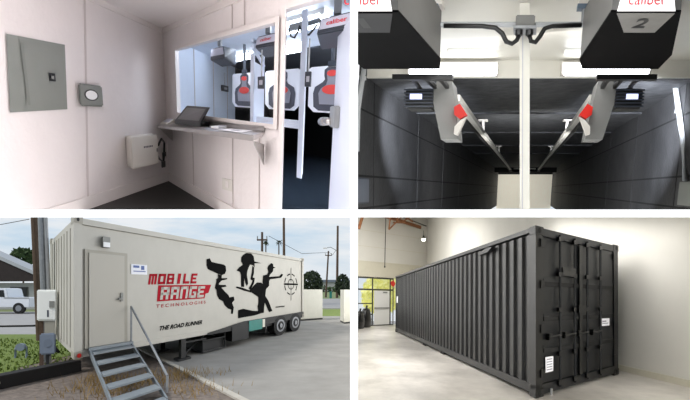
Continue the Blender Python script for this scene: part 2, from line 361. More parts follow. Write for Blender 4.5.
TG = 'shooting targets hanging beyond the booth window'
def target(ac, b, label, w=.27, z0=1.30, z1=1.84):
    t = thing('paper_target', label, 'target', P1(ac, b, z0), TG)
    pts = [(-w, z0 + .07), (-w + .07, z0), (w - .07, z0), (w, z0 + .07), (w, z1 - .02), (w - .03, z1), (-w + .03, z1), (-w, z1 - .02)]
    mb = MB(); mb.prism([P1(ac + x, b, z) for x, z in pts], P1.B * -.01); mb.build('paper', M_paper, t)
    h = z1 - z0; Z = lambda k: z0 + h * k
    out = [(-.20, .12), (-.14, .04), (.14, .04), (.20, .12), (.21, .42), (.19, .56), (.10, .66), (.075, .72), (.085, .80), (.085, .92), (.05, .97), (-.05, .97), (-.085, .92), (-.085, .80), (-.075, .72), (-.10, .66), (-.19, .56), (-.21, .42)]
    mb = MB(); mb.prism([P1(ac + x, b + .004, Z(k)) for x, k in out], P1.B * .004); mb.build('silhouette', M_tgrey, t)
    inn = [(-.13, .18), (.13, .18), (.145, .42), (.12, .52), (.06, .60), (.045, .70), (.055, .80), (.05, .90), (-.05, .90), (-.055, .80), (-.045, .70), (-.06, .60), (-.12, .52), (-.145, .42)]
    mb = MB(); mb.prism([P1(ac + x, b + .010, Z(k)) for x, k in inn], P1.B * .004); mb.build('inner_zone', M_tlight, t)
    mb = MB(); mb.disc(P1(ac, b + .016, Z(.50)), P1.A * .105, P1.Z * h * .10, P1.B * .004); mb.build('chest_spot', M_red, t)
    mb = MB(); mb.disc(P1(ac, b + .016, Z(.84)), P1.A * .055, P1.Z * h * .065, P1.B * .004); mb.build('head_spot', M_red, t)
    mb = MB(); mb.box(P1, ac - .05, ac + .05, b - .02, b + .02, z1 - .01, z1 + .05); mb.tube([P1(ac, b, z1 + .05), P1(ac, b, 2.28)], .012, 6); mb.build('hanger', M_carrier, t)
target(1.10, -1.0, 'paper target with red spots, the one behind the window left of its white divider')
target(1.775, -1.0, 'paper target partly hidden by the post between window and doorway')
target(2.43, -1.0, 'paper target with red spots seen in the doorway beside the open door')

CG = 'target carriers under the ceiling beyond the booth window'
def carrier(a0, a1, z0, z1, b0, b1, label, logo):
    t = thing('target_carrier', label, 'target carrier', P1((a0 + a1) / 2, b0, z0), CG)
    w = a1 - a0
    mb = MB(); mb.hexa([P1(a0, b0, z0 + .03), P1(a1, b0, z0 + .03), P1(a1, b1, z0), P1(a0, b1, z0), P1(a0 + .03, b0, z1), P1(a1 - .03, b0, z1), P1(a1, b1, z1 + .04), P1(a0, b1, z1 + .04)]); mb.build('case', M_carrier, t, bevel=.006, clip=(MID_L,))
    mb = MB(); q = [P1(a0 + w * .06, b0 + .006, z0 + (z1 - z0) * .42), P1(a1 - w * .06, b0 + .006, z0 + (z1 - z0) * .42), P1(a1 - w * .12, b0 + .006, z1 - .015), P1(a0 + w * .12, b0 + .006, z1 - .015)]
    mb.prism(q, P1.B * .006); o = mb.build('front_label', mat('lilac_label', (.78, .78, .84), .5), t, clip=(MID_L,))
    if logo:
        f = bilerp(q[0] + P1.B * .009, q[1] + P1.B * .009, q[3] + P1.B * .009, q[2] + P1.B * .009)
        lettering('caliber', lambda s, k: f(.2 + .6 * s, .3 + .45 * k), M_redtxt, o, .02)
    mb = MB(); mb.box(P1, (a0 + a1) / 2 - .03, (a0 + a1) / 2 + .03, b0 - .1, b0 - .05, z1 + .03, 2.3); mb.build('ceiling_mount', M_galv, t)
carrier(.86, 1.16, 1.88, 2.06, -.30, -.62, 'dark grey target carrier box nearest the white range wall', False)
carrier(1.65, 1.94, 1.925, 2.075, -.30, -.62, 'target carrier with a bright front label, cut by the window post', True)
carrier(2.335, 2.66, 1.94, 2.10, -.30, -.68, 'target carrier with a red-lettered label above the doorway', True)
TUBEG = 'lit tube lights on the range ceiling beyond the booth'
def tube_light(pa, pb, label, r=.035):
    t = thing('ceiling_light', label, 'light', (pa + pb) / 2, TUBEG)
    mb = MB(); mb.tube([pa, pb], r, 10); mb.build('tube', M_tube, t)
    mb = MB(); up = P1.Z * .09; s = P1.B * .045; mb.hexa([pa - s + up * .35, pb - s + up * .35, pb + s + up * .35, pa + s + up * .35, pa - s + up, pb - s + up, pb + s + up, pa + s + up]); mb.build('housing', M_whitebox, t)
tube_light(P1(1.93, -.60, 2.21), P1(2.36, -.60, 2.21), 'long lit tube light at the top of the doorway')
tube_light(P1(1.55, -1.50, 2.24), P1(1.93, -1.46, 2.24), 'lit tube light lower in the doorway, behind the divider post')
tube_light(P1(.50, -1.52, 2.24), P1(.98, -1.45, 2.24), 'lit tube light behind the leftmost target carrier')
# dividers with their ledge
def divider(a, b0, b1, z0, z1, label, opening):
    t = thing('lane_divider', label, 'divider', P1(a, b0, z0), 'white lane dividers beyond the booth')
    mb = MB(); mb.box(P1, a, a + .03, b1, b0, z0, z1 if not opening else 1.82)
    mb.build('panel', M_rangewhite, t)
    mb = MB(); mb.box(P1, a + .0, a + .05, b0, b0 + .03, z0, 1.90 if opening else 2.2); mb.build('post', M_rangewhite, t)
    if opening:
        mb = MB(); mb.box(P1, a, a + .03, b1, b1 + .03, 1.82, 2.05); mb.box(P1, a, a + .03, b1, b0, 2.03, 2.07)
        mb.tube([P1(a + .015, b0, 1.98), P1(a + .015, b1, 1.84)], .012, 6); mb.build('upper_frame', M_rangewhite, t)
divider(1.60, -.30, -.66, .9, 1.9, 'white lane divider standing behind the window, black box on its face', True)
divider(2.20, -.30, -.44, .64, 2.2, 'white lane divider in the doorway, ending above the dark floor', False)
mb = MB(); mb.box(P1, 1.67, 2.19, -.42, -.31, 1.165, 1.20); 
t = thing('shooting_ledge', 'narrow white ledge across the lane behind the doorway', 'ledge', P1(1.9, -.3, 1.165)); mb.build('ledge_top', M_rangewhite, t)
mb = MB(); mb.box(P1, 1.67, 2.19, -.325, -.31, 1.12, 1.164); mb.build('lip', M_rangewhite, t)
BG = 'black call boxes on white panels beyond the booth'
def callbox(a, b, z, fr_n, label, da, db):
    t = thing('call_box', label, 'control box', P1(a, b, z), BG)
    mb = MB(); mb.box(P1, a, a + da, b, b + db, z, z + .13); mb.build('case', M_carrier, t)
    mb = MB(); 
    if da > db: mb.box(P1, a + da * .25, a + da * .75, b + db + .001, b + db + .004, z + .04, z + .09)
    else: mb.box(P1, a + da + .001, a + da + .004, b + db * .25, b + db * .75, z + .04, z + .09)
    mb.build('button_plate', M_papergrey, t)
    mb = MB(); mb.tube([P1(a + da / 2, b + db / 2, z + .13), P1(a + da / 2, b + db / 2, z + .42)], .004, 6); mb.build('conduit', M_conduit, t)
callbox(.004, -1.98, 1.64, 0, 'black call box on the white range wall under a thin conduit', .05, .26)
callbox(1.69, -.34, 1.515, 0, 'black call box on the divider behind the window', .09, .04)
callbox(2.255, -.28, 1.52, 0, 'black call box on the divider post in the doorway', .055, .04)
# loose cables on range ceiling
mb = MB(); mb.tube([P1(2.03, -.4, 2.12), P1(2.06, -.4, 2.04), P1(2.10, -.4, 2.02), P1(2.14, -.4, 2.08), P1(2.15, -.4, 2.12), P1(2.19, -.4, 2.03), P1(2.25, -.4, 2.02), P1(2.32, -.4, 2.09)], .005, 6)
tag(mb.build('ceiling_cable', M_black), 'black cable sagging under the doorway tube light', 'cable')
t = thing('junction_box', 'small metal junction box above the sagging cable in the doorway', 'junction box', P1(2.1, -.42, 2.12))
mb = MB(); mb.box(P1, 2.02, 2.16, -.50, -.45, 2.125, 2.18); mb.build('case', M_galv, t)
mb = MB(); mb.tube([P1(2.165, -.475, 2.15), P1(2.33, -.475, 2.16)], .012, 6); mb.build('conduit', M_galv, t)
# the open door
t = thing('door_1', 'x', 'door', P1(2.55, -.3, .2)); del t['label'], t['category']; struct(t)
h0, h1 = (2.506, -.416), (2.78, .195)
dz = P1.A * .035
mb = MB(); mb.hexa([P1(h0[0], h0[1], .03), P1(h1[0], h1[1], .03), P1(h1[0], h1[1], .03) + dz, P1(h0[0], h0[1], .03) + dz, P1(h0[0], h0[1], 2.0), P1(h1[0], h1[1], 2.0), P1(h1[0], h1[1], 2.0) + dz, P1(h0[0], h0[1], 2.0) + dz])
struct(mb.build('door_leaf', M_doorw, t, clip=(SLAB_TOP, MID_L)))
hp = lambda s, z, o: P1(h0[0] + (h1[0] - h0[0]) * s, h0[1] + (h1[1] - h0[1]) * s, z) - P1.A * o
mb = MB(); mb.hexa([hp(.05, 1.17, .045), hp(.22, 1.17, .045), hp(.22, 1.17, .002), hp(.05, 1.17, .002), hp(.05, 1.36, .045), hp(.22, 1.36, .045), hp(.22, 1.36, .002), hp(.05, 1.36, .002)])
hl = mb.build('lock_case', M_galv, t, bevel=.004)
mb = MB(); mb.tube([hp(.10, 1.22, .045), hp(.10, 1.22, .085)], .018, 10); mb.tube([hp(.10, 1.22, .085), hp(-.02, 1.21, .10)], .02, 10); mb.build('door_handle', M_steel, t, smooth=True)

# =================================================================== SHOOTING LANES
K2 = (SLAB_TOP, MID_R)
def s2(mb, name, m): return struct(mb.build(name, m, clip=K2))
seams = [-1.2, -.23, .145, .885, 1.27, 1.62]
def lane_wall(sx, name):
    mb = MB(); x0 = sx * 1.93; x1 = sx * 1.905; x2 = sx * 1.9
    mb.box(P2, min(x0, x1), max(x0, x1), .2, 35, -1.2, 1.6); s2(mb, name + '_backing', M_blackm); mb = MB()
    ds = [.2, 2.2, 4.55, 7.2, 10, 13, 16, 20, 24, 28, 35]
    for i in range(len(seams) - 1):
        for j in range(len(ds) - 1):
            mb.box(P2, min(x1, x2), max(x1, x2), ds[j] + .02, ds[j + 1] - .02, seams[i] + .013, seams[i + 1] - .013)
    s2(mb, name, M_acoustic)
lane_wall(-1, 'wall_lane_left'); lane_wall(1, 'wall_lane_right')
mb = MB(); mb.box(P2, -1.93, 1.93, .2, 4.3, 1.45, 1.5); mb.box(P2, -1.93, 1.93, 4.26, 4.3, 1.26, 1.45); s2(mb, 'ceiling_lane_white', M_laneceil)
mb = MB(); mb.box(P2, -1.93, 1.93, 4.305, 36, 1.26, 1.32)
for d in (7, 10, 13.5, 17): mb.box(P2, -1.9, 1.9, d, d + .5, 1.235, 1.26)
s2(mb, 'ceiling_lane_dark', M_acoustic2)
mb = MB(); mb.box(P2, -1.93, 1.93, 34.6, 35, -1.4, .97); s2(mb, 'wall_backstop', M_backstop)
mb = MB(); mb.box(P2, -1.93, 1.93, 30, 30.4, .98, 1.26); mb.box(P2, -1.93, 1.93, 34.62, 35, .97, 1.3); s2(mb, 'wall_lane_end', M_blackm)

def lane_box(mirror, cx, num, label):
    s = -1 if mirror else 1
    X = lambda x: cx + s * x
    t = thing('lane_carrier', label, 'target carrier', P2(cx, 1.2, 1.0), 'angular target carriers above the lanes')
    pl = [(-.215, 1.19), (.19, 1.19), (.41, 2.154), (.425, 2.618), (-.225, 2.618), (-.28, 2.30)]
    mb = MB(); mb.prism([P2(X(x), d, 1.0) for x, d in pl], P2.Z * .012); mb.build('underside', M_case, t, clip=(MID_R,))
    mb = MB(); mb.prism([P2(X(x * .985), d, 1.012) for x, d in pl], P2.Z * .345); mb.build('case', M_caseg, t, clip=(MID_R,))
    q = [P2(X(-.18), 1.188, 1.004), P2(X(.155), 1.188, 1.004), P2(X(.12), 1.188, 1.16), P2(X(-.15), 1.188, 1.16)]
    mb = MB(); mb.prism(q, P2.B * -.006); lb = mb.build('logo_panel', M_labelw, t, clip=(MID_R,))
    e = P2.B * -.010
    f = bilerp(q[0] + e, q[1] + e, q[3] + e, q[2] + e)
    fn = (lambda a, b: f(1 - (.16 + .68 * a), .20 + .40 * b)) if mirror else (lambda a, b: f(.16 + .68 * a, .20 + .40 * b))
    lettering('caliber', fn, M_redtxt, lb, .0)
    q = [P2(X(-.18), 1.195, .997), P2(X(.155), 1.195, .997), P2(X(.13), 1.56, .997), P2(X(-.07), 1.56, .997)]
    mb = MB(); mb.prism(q, P2.Z * -.004); npl = mb.build('number_plate', M_plate if num == '2' else mat('dark_number_plate', (.16, .16, .165), .5, spec=.2), t, clip=(MID_R,))
    c = .02; hw = .04
    cxx = (.0 if num == '2' else .04)
    g = bilerp(P2(X(cxx) - hw, 1.46, .991), P2(X(cxx) + hw, 1.46, .991), P2(X(cxx) - hw, 1.27, .991), P2(X(cxx) + hw, 1.27, .991))
    lettering(num, lambda a, b: g((a if num == '2' else .2 + .6 * a) + .12 * (b - .5), b), M_black, npl, .03, name='number')
    mb = MB()
    for x in (-.15, .15): mb.box(P2, X(x) - .03, X(x) + .03, 1.9, 2.2, 1.36, 1.449)
    mb.build('ceiling_mount', M_galv, t, clip=(MID_R,))
    return t
lane_box(False, .653, '2', 'angular black carrier marked 2 with a white lit logo panel')
lane_box(True, -1.005, '1', 'angular black carrier marked 1, cut by the edge of the view')

def lane_arm(s, label):
    X = lambda x: s * x if s > 0 else -x - .115
    bx = lambda mb, a0, a1, *r: mb.box(P2, min(X(a0), X(a1)), max(X(a0), X(a1)), *r)
    t = thing('carrier_rail', label, 'rail', P2(X(.7), 2.75, .93), 'target carrier rails running down the lanes')
    mb = MB(); bx(mb, .575, 1.10, 2.72, 2.80, .937, .98); mb.build('cross_bar', M_black, t)
    mb = MB()
    for x in (.68, .80): bx(mb, x, x + .035, 2.80, 3.45, .955, .99)
    bx(mb, .66, .86, 3.42, 3.50, .93, .97); mb.build('rail_head', M_black, t)
    mb = MB(); pts = [(.655, 1.03), (.80, 1.03), (.85, .90), (.745, .478), (.572, .478), (.60, .70)]
    mb.prism([P2(X(x), 3.25, z) for x, z in pts], P2.B * .35); mb.build('motor_cover', M_armg, t)
    mb = MB(); mb.hexa([P2(X(.62), 3.62, .90), P2(X(.70), 3.62, .90), P2(X(.705), 26, .955), P2(X(.64), 26, .955), P2(X(.62), 3.62, .965), P2(X(.70), 3.62, .965), P2(X(.705), 26, 1.0), P2(X(.64), 26, 1.0)]); mb.build('rail', mat('bright_aluminium', (.86, .85, .82), .4, .15), t)
    mb = MB(); mb.tube([P2(X(.745), 3.62, .90), P2(X(.735), 26, .955)], .016, 6); mb.build('lower_rail', M_chassis, t)
    mb = MB(); bx(mb, .62, .76, 25.6, 26.1, .90, 1.08); mb.build('end_stop', M_black, t)
    for d in (7.7, 13.5):
        mb = MB(); bx(mb, .63, .79, d - .1, d + .1, 1.205, 1.226); mb.tube([P2(X(.71), d, 1.205), P2(X(.70), d, .97)], .016, 6); mb.build('rail_hanger', M_whitebox, t)
    c = thing('carrier_clip', ('red-topped white target clip under the rail of lane ' + ('2' if s > 0 else '1')), 'clip', P2(X(.6), 3.7, .55), 'red target clips')
    mb = MB(); q = [(.485, .71), (.555, .81), (.61, .78), (.605, .71), (.55, .67)]; mb.prism([P2(X(x), 3.14, z - .01) for x, z in q], P2.B * .10); mb.build('clip_head', M_redclip, c)
    mb = MB(); q = [(.49, .69), (.545, .66), (.60, .60), (.605, .53), (.57, .52)]; mb.prism([P2(X(x), 3.15, z - .01) for x, z in q], P2.B * .08); mb.build('clip_plate', M_whitebox, c)
    f = thing('flood_light', 'black finned flood light under the carrier of lane ' + ('2' if s > 0 else '1'), 'flood light', P2(X(.96), 3.2, .75), 'flood lights under the carriers')
    mb = MB(); bx(mb, .83, 1.09, 3.20, 3.42, .765, .95); mb.build('housing', mat('flood_olive_black', (.13, .13, .12), .5), f, bevel=.008)
    mb = MB()
    for i in range(6): bx(mb, .82, 1.10, 3.17, 3.20, .775 + i * .03, .788 + i * .03)
    mb.build('cooling_fins', M_carrier, f)
    mb = MB(); bx(mb, .925, 1.04, 3.160, 3.168, .845, .893); mb.build('lamp_window', M_led, f)
    mb = MB(); mb.tube([P2(X(.96), 3.3, .95), P2(X(.96), 3.0, .975), P2(X(.96), 2.84, .96)], .014, 6); mb.build('bracket', M_chassis, f)
lane_arm(1, 'silver target rail on the side of lane 2')
lane_arm(-1, 'silver target rail on the side of lane 1')
mb = MB(); mb.tube([P2(-.60, 26.0, 1.04), P2(.49, 26.0, 1.04)], .022, 6)
t = thing('cross_bar', 'thin pale bar joining the far ends of both rails', 'bar', P2(0, 26, 1.0)); mb.build('bar', M_post, t)
mb = MB(); 
for x in (-.62, .51): mb.box(P2, x - .02, x + .02, 25.9, 26.1, 1.01, 1.07)
mb.build('bar_end', M_post, t)
# lane lights, and strips for their ceiling reflections
for sx in (-1, 1):
    n = '2' if sx > 0 else '1'
    t = thing('lane_light', 'bright tube light on the ceiling step of lane ' + n, 'light', P2(sx * .8, 4.1, 1.25), 'bright tube lights over the lanes')
    x0, x1 = (.35, 1.30) if sx > 0 else (-1.40, -.40)
    mb = MB(); mb.box(P2, x0, x1, 4.13, 4.25, 1.275, 1.40); mb.build('housing', M_whitebox, t)
    mb = MB(); mb.tube([P2(x0 + .03, 4.09, 1.305), P2(x1, 4.09, 1.305)], .036, 10); mb.build('tube', M_tube2, t)
    ex = x0 - .015 if sx > 0 else x1 + .002
    mb = MB(); mb.box(P2, ex, ex + .013, 4.08, 4.25, 1.27, 1.40); mb.build('end_cap', M_whitebox, t)
    t = thing('tube_reflection', 'slim glowing strip, a painted ceiling reflection of the tube of lane ' + n, 'light', P2(sx * .6, 3.8, 1.44), 'painted tube reflections over the lanes')  # glowing strip stands in for the tube's reflection on the ceiling
    x0, x1 = (.34, .72) if sx > 0 else (-.90, -.40)
    mb = MB(); mb.box(P2, x0, x1, 3.80, 3.93, 1.425, 1.449); mb.build('reflection_face', mat('reflection_strip', (.97, .98, .98), .5, emit=.45), t)
    mb = MB(); mb.box(P2, x0 - .01, x0 - .001, 3.79, 3.94, 1.42, 1.449); mb.build('end_cap', M_whitebox, t)
# post, junction box, conduits and cables
t = thing('divider_post', 'tall ivory post between the two lanes', 'post', P2(0, 2.4, -.1))
mb = MB(); mb.hexa([P2(-.022, 2.4, -.3), P2(.062, 2.4, -.3), P2(.062, 2.48, -.3), P2(-.022, 2.48, -.3), P2(-.128, 2.4, 1.448), P2(-.048, 2.4, 1.448), P2(-.048, 2.48, 1.448), P2(-.128, 2.48, 1.448)]); mb.build('post', M_post, t, clip=K2)
mb = MB(); mb.hexa([P2(-.003, 2.394, -.3), P2(.003, 2.394, -.3), P2(.003, 2.399, -.3), P2(-.003, 2.399, -.3), P2(-.091, 2.394, 1.20), P2(-.085, 2.394, 1.20), P2(-.085, 2.399, 1.20), P2(-.091, 2.399, 1.20)]); mb.build('joint_strip', M_papergrey, t, clip=K2)
t = thing('ceiling_junction_box', 'grey metal junction box at the top of the ivory post', 'junction box', P2(-.07, 2.3, 1.2))
mb = MB(); mb.box(P2, -.145, .002, 2.22, 2.385, 1.225, 1.305); mb.build('case', mat('junction_grey', (.42, .42, .41), .5), t, bevel=.004)
mb = MB(); mb.box(P2, -.16, .018, 2.20, 2.385, 1.205, 1.224); mb.build('cover', M_galv, t)
for x in (-.115, -.035):
    mb = MB(); mb.tube([P2(x, 2.25, 1.204), P2(x, 2.25, 1.165)], .018, 8); mb.build('cable_gland', M_black, t)
mb = MB(); mb.tube([P2(-1.25, 2.3, 1.258), P2(-.148, 2.3, 1.258)], .013, 8); mb.tube([P2(.006, 2.3, 1.258), P2(.42, 2.3, 1.258)], .013, 8)
mb.build('conduit', M_conduit, t, clip=(MID_R,))
for pts, side in (([(-.115, 2.25, 1.165), (-.13, 2.25, 1.13), (-.165, 2.25, 1.105), (-.21, 2.25, 1.12), (-.245, 2.25, 1.18), (-.30, 2.25, 1.22), (-.40, 2.25, 1.232), (-.70, 2.25, 1.235)], 'toward carrier 1'),
                  ([(-.035, 2.25, 1.165), (-.02, 2.25, 1.125), (.015, 2.25, 1.115), (.05, 2.25, 1.16), (.08, 2.25, 1.215), (.14, 2.25, 1.232), (.36, 2.25, 1.24)], 'toward carrier 2')):
    mb = MB(); mb.tube([P2(*p) for p in pts], .011, 8)
    tag(mb.build('hanging_cable', M_black, smooth=True), 'black cable looping from the junction box ' + side, 'cable', 'black cables at the junction box')
# hanger plates above the boxes
for x0, x1, xr, n in ((-.957, -.729, -.785, '1'), (.336, .456, .385, '2')):
    t = thing('ceiling_bracket', 'white ceiling bracket with a steel rod beside carrier ' + n, 'bracket', P2(xr, 2.2, 1.28), 'ceiling brackets beside the carriers')
    mb = MB(); mb.box(P2, x0, x1, 2.30, 2.46, 1.405, 1.449); mb.build('plate', M_whitebox, t)
    mb = MB(); mb.box(P2, xr - .06, xr + .03, 2.28, 2.36, 1.37, 1.404); mb.build('clamp', mat('steel_blue', (.40, .46, .52), .4, .3), t)
    mb = MB(); mb.tube([P2(xr, 2.31, 1.37), P2(xr, 2.31, 1.262)], .014, 8); mb.build('rod', M_galv, t)
# wall items
mb = MB(); mb.tube([P2(1.72, 5.6, 1.50), P2(1.80, 5.3, 1.57), P2(1.855, 5.15, 1.53), P2(1.86, 5.05, 1.45), P2(1.86, 4.37, .60), P2(1.86, 4.05, .10)], .020, 8)
t = thing('wall_conduit', 'grey conduit bending down the wall of lane 2', 'conduit', P2(1.86, 4.6, .1)); mb.build('pipe', M_conduit, t, smooth=True)
mb = MB(); mb.box(P2, 1.83, 1.896, 4.66, 4.72, .93, .97); mb.build('pipe_clamp', M_conduit, t)
mb = MB(); mb.tube([P2(-1.86, 4.02, 1.34), P2(-1.86, 3.80, .84), P2(-1.86, 3.77, .40)], .018, 8)
t = thing('wall_conduit', 'thin pale conduit on the wall of lane 1', 'conduit', P2(-1.86, 3.9, .4)); mb.build('pipe', M_conduit, t, clip=(MID_R,))
mb = MB(); mb.box(P2, -1.896, -1.83, 3.95, 4.0, 1.18, 1.22); mb.build('pipe_clamp', M_conduit, t)
t = thing('wall_panel_box', 'grey wall box low on the wall of lane 2', 'box', P2(1.88, 3.9, -.2))
mb = MB(); mb.box(P2, 1.82, 1.896, 3.60, 4.13, -.19, .075); mb.build('case', M_breaker2, t, clip=K2)
mb = MB(); mb.box(P2, 1.81, 1.818, 3.63, 4.10, -.17, .055); mb.build('cover', M_breaker2, t, clip=K2)
t = thing('wall_notice', 'pale blank notice panel low on the wall of lane 1', 'sign', P2(-1.88, 4, -.18))
mb = MB(); mb.box(P2, -1.896, -1.86, 3.72, 4.22, -.17, .12); mb.build('frame', M_carrier, t, clip=K2)
mb = MB(); mb.box(P2, -1.858, -1.854, 3.74, 4.20, -.155, .105); mb.build('sheet', mat('notice_grey', (.36, .38, .42), .5), t, clip=K2)
t = thing('sensor_box', 'small white box high on the wall of lane 2', 'sensor', P2(1.85, 4.5, 1.5))
mb = MB(); mb.box(P2, 1.80, 1.896, 4.25, 4.78, 1.47, 1.62); mb.build('case', M_whitebox, t)
mb = MB(); mb.tube([P2(1.82, 4.80, 1.55), P2(1.72, 5.1, 1.38), P2(1.55, 5.3, 1.30), P2(1.45, 5.4, 1.295)], .010, 6); mb.build('cord', M_conduit, t)

# =================================================================== TRAILER YARD
KY = (MID_L,)
def ground(name, pts, z, m, clip=KY, th=.04):
    mb = MB(); mb.prism([G(x, y, z) for x, y in pts], (0, 0, -th)); return struct(mb.build(name, m, clip=clip))
ground('ground_field', [(-900, -40), (-.01, -40), (-.01, 900), (-900, 900)], -.06, M_far, th=.3)
ground('ground_gravel', [(-40, -6), (-.01, -6), (-.01, 33), (-7.9, 33), (-7.9, 12.2), (-7.0, 10.9), (-40, 9.0)], -.03, M_gravel)
ground('path_concrete', [(-6.71, 16.3), (-1.75, 8.59), (2, 2.76), (2, 34.2), (-4.2, 34.2), (-10.0, 26.3)], 0, M_concrete)
ground('trim_path_edge', [(-6.81, 16.22), (-1.85, 8.51), (1.5, 3.3), (1.55, 3.38), (-1.75, 8.60), (-6.71, 16.31)], .012, M_concedge)
ground('ground_lawn', [(-60, 9.0), (-7.0, 10.9), (-7.9, 12.2), (-7.9, 33), (-9, 33), (-11.3, 21), (-60, 21)], -.02, M_grass)
ground('road_left', [(-120, 21), (-11.3, 21), (-16, 41), (-120, 41)], -.02, M_road)
ground('ground_verge', [(-9, 34.2), (1, 34.2), (1, 45), (-9, 45)], -.015, M_grass)
ground('road_right', [(-60, 48), (1, 48), (1, 92), (-60, 84)], -.02, M_road)
# grass blades and dry tufts
mb = MB()
for _ in range(2600):
    x = random.uniform(-13.5, -7.2); y = random.uniform(11.2, 18.9)
    if (Vector((x, y)) - Vector((-11.18, 18.5))).length < .3: continue
    h = random.uniform(.02, .07); a = random.uniform(0, 6.28); dx, dy = math.cos(a) * .03, math.sin(a) * .03
    mb.quad(G(x - dx, y - dy, -.02), G(x + dx, y + dy, -.02), G(x + random.uniform(-.05, .05), y + random.uniform(-.05, .05), h))
stuff(mb.build('grass', M_grass), 'short green grass blades on the lawn beside the trailer', 'grass')
mb = MB()
for cx, cy, n, r in ((-4.7, 9.6, 260, .7), (-4.1, 10.3, 240, .6), (-3.6, 11.1, 240, .6), (-3.9, 9.0, 180, .6), (-3.0, 9.4, 160, .6), (-5.2, 10.6, 120, .4)):
    for _ in range(n):
        x = cx + random.gauss(0, r * .6); y = cy + random.gauss(0, r * .6)
        rel = Matrix((P3.A.xy, P3.B.xy)).transposed().inverted() @ (Vector((x, y)) - P3.O.xy)
        if .2 < rel.x < 1.72 and -1.6 < rel.y < -.7: continue
        h = random.uniform(.04, .2); a = random.uniform(0, 6.28); dx, dy = math.cos(a) * .008, math.sin(a) * .008
        mb.quad(G(x - dx, y - dy, -.03), G(x + dx, y + dy, -.03), G(x + random.uniform(-.1, .1), y + random.uniform(-.1, .1), h))
stuff(mb.build('dry_grass', M_dry), 'straw-coloured dry grass growing by the steps', 'grass')

# --- trailer
T = thing('office_trailer', 'long cream container trailer with black silhouettes and red lettering', 'trailer', P3(2, .5, -.55))
L = 12.19; H = 2.6
mb = MB()
mb.box(P3, .0, L, .03, 2.44, .05, H - .03)
n = 46
for i in range(n):      # shallow corrugation on the upper strip and far wall
    a0 = 1.7 + (L - 1.9) * i / n
    mb.box(P3, a0, a0 + .10, .022, .03, H - .20, H - .12)
mb.build('body', M_cream, T)
mb = MB(); mb.box(P3, .12, L - .1, .0, .03, .12, H - .12); body = mb.build('side_panel', M_cream, T)
mb = MB(); mb.box(P3, 0, L, -.02, .08, H - .11, H); mb.box(P3, 0, L, -.02, .08, 0, .12); mb.build('side_rail', M_cream, T)
for a, b in ((0, 0), (L - .16, 0), (0, 2.3)):
    mb = MB(); mb.box(P3, a - .012, a + .17, b - .03, b + .15, .0, H + .01); mb.build('corner_post', M_cream, T)
for a, b in ((0, 0), (L - .16, 0), (0, 2.3)):
    for z in (-.01, H - .1):
        mb = MB(); mb.box(P3, a - .02, a + .185, b - .04, b + .16, z, z + .13); o = mb.build('corner_casting', M_creamt, T)
        mb = MB(); mb.disc(P3(a + .08, b - .043, z + .06), P3.A * .03, P3.Z * .035, P3.B * -.002, 12); mb.build('casting_hole', M_chassis, o)
mb = MB()
for i in range(8): mb.box(P3, -.015, .0, .25 + i * .26, .38 + i * .26, .15, H - .15)
mb.build('end_corrugation', M_cream, T)
mb = MB(); mb.box(P3, .235, 1.335, -.022, -.002, .13, 2.03); dfm = mb.build('door_frame', M_creamt, T)
mb = MB(); mb.box(P3, .33, 1.24, -.034, -.023, .17, 1.97); dr = mb.build('door', M_creamd, T)
mb = MB(); mb.box(P3, 1.13, 1.20, -.05, -.035, 1.02, 1.20); mb.tube([P3(1.165, -.05, 1.08), P3(1.06, -.065, 1.07)], .022, 8); mb.build('door_handle', M_grey, dr)
mb = MB(); mb.box(P3, .65, .84, -.06, -.002, 2.10, 2.31); lt = mb.build('wall_light', M_grey, T)
mb = MB(); mb.box(P3, .66, .83, -.075, -.061, 2.105, 2.20); mb.build('lens', M_dial, lt)
mb = MB(); mb.box(P3, 1.455, 1.955, -.008, -.002, 1.595, 1.815); st = mb.build('notice_sticker', M_paper, T)
mb = MB(); mb.box(P3, 1.52, 1.70, -.012, -.009, 1.74, 1.79); mb.box(P3, 1.76, 1.86, -.012, -.009, 1.70, 1.79); mb.box(P3, 1.52, 1.9, -.012, -.009, 1.655, 1.675); mb.build('sticker_print', mat('sticker_blue', (.35, .42, .62), .7), st)
# lettering and decals on the long side
S = lambda a, z, o=.004: P3(a, -o, z)
BLOCK = dict(   # square-cut capitals as rectangles in a unit cell
    M=[(0, 1, .78, 1), (0, .26, 0, 1), (.38, .62, 0, 1), (.74, 1, 0, 1)], O=[(0, 1, .76, 1), (0, 1, 0, .24), (0, .3, 0, 1), (.7, 1, 0, 1)],
    B=[(0, .3, 0, 1), (0, .95, .8, 1), (0, 1, .4, .6), (0, 1, 0, .2), (.7, .95, .5, 1), (.7, 1, 0, .5)], I=[(.3, .75, 0, 1)], L=[(0, .32, 0, 1), (0, 1, 0, .24)],
    E=[(0, .32, 0, 1), (0, 1, .78, 1), (0, .88, .4, .6), (0, 1, 0, .22)], R=[(0, .3, 0, 1), (0, 1, .78, 1), (0, 1, .36, .56), (.7, 1, .4, 1), (.62, .92, 0, .4)],
    A=[(0, .3, 0, 1), (.7, 1, 0, 1), (0, 1, .78, 1), (0, 1, .34, .52)], N=[(0, .28, 0, 1), (.72, 1, 0, 1), (0, 1, .78, 1)], G=[(0, .3, 0, 1), (0, 1, .78, 1), (0, 1, 0, .22), (.7, 1, 0, .55), (.5, 1, .40, .55)])
def block_letters(word, fn, m, parent):
    n = len(word); mb = MB()
    for k, ch in enumerate(word):
        for x0, x1, y0, y1 in BLOCK[ch]:
            X = lambda x: (k + x * .84) / (n - .16)
            mb.prism([fn(X(x0), y0), fn(X(x1), y0), fn(X(x1), y1), fn(X(x0), y1)], P3.B * -.001)
    return mb.build('lettering', m, parent)
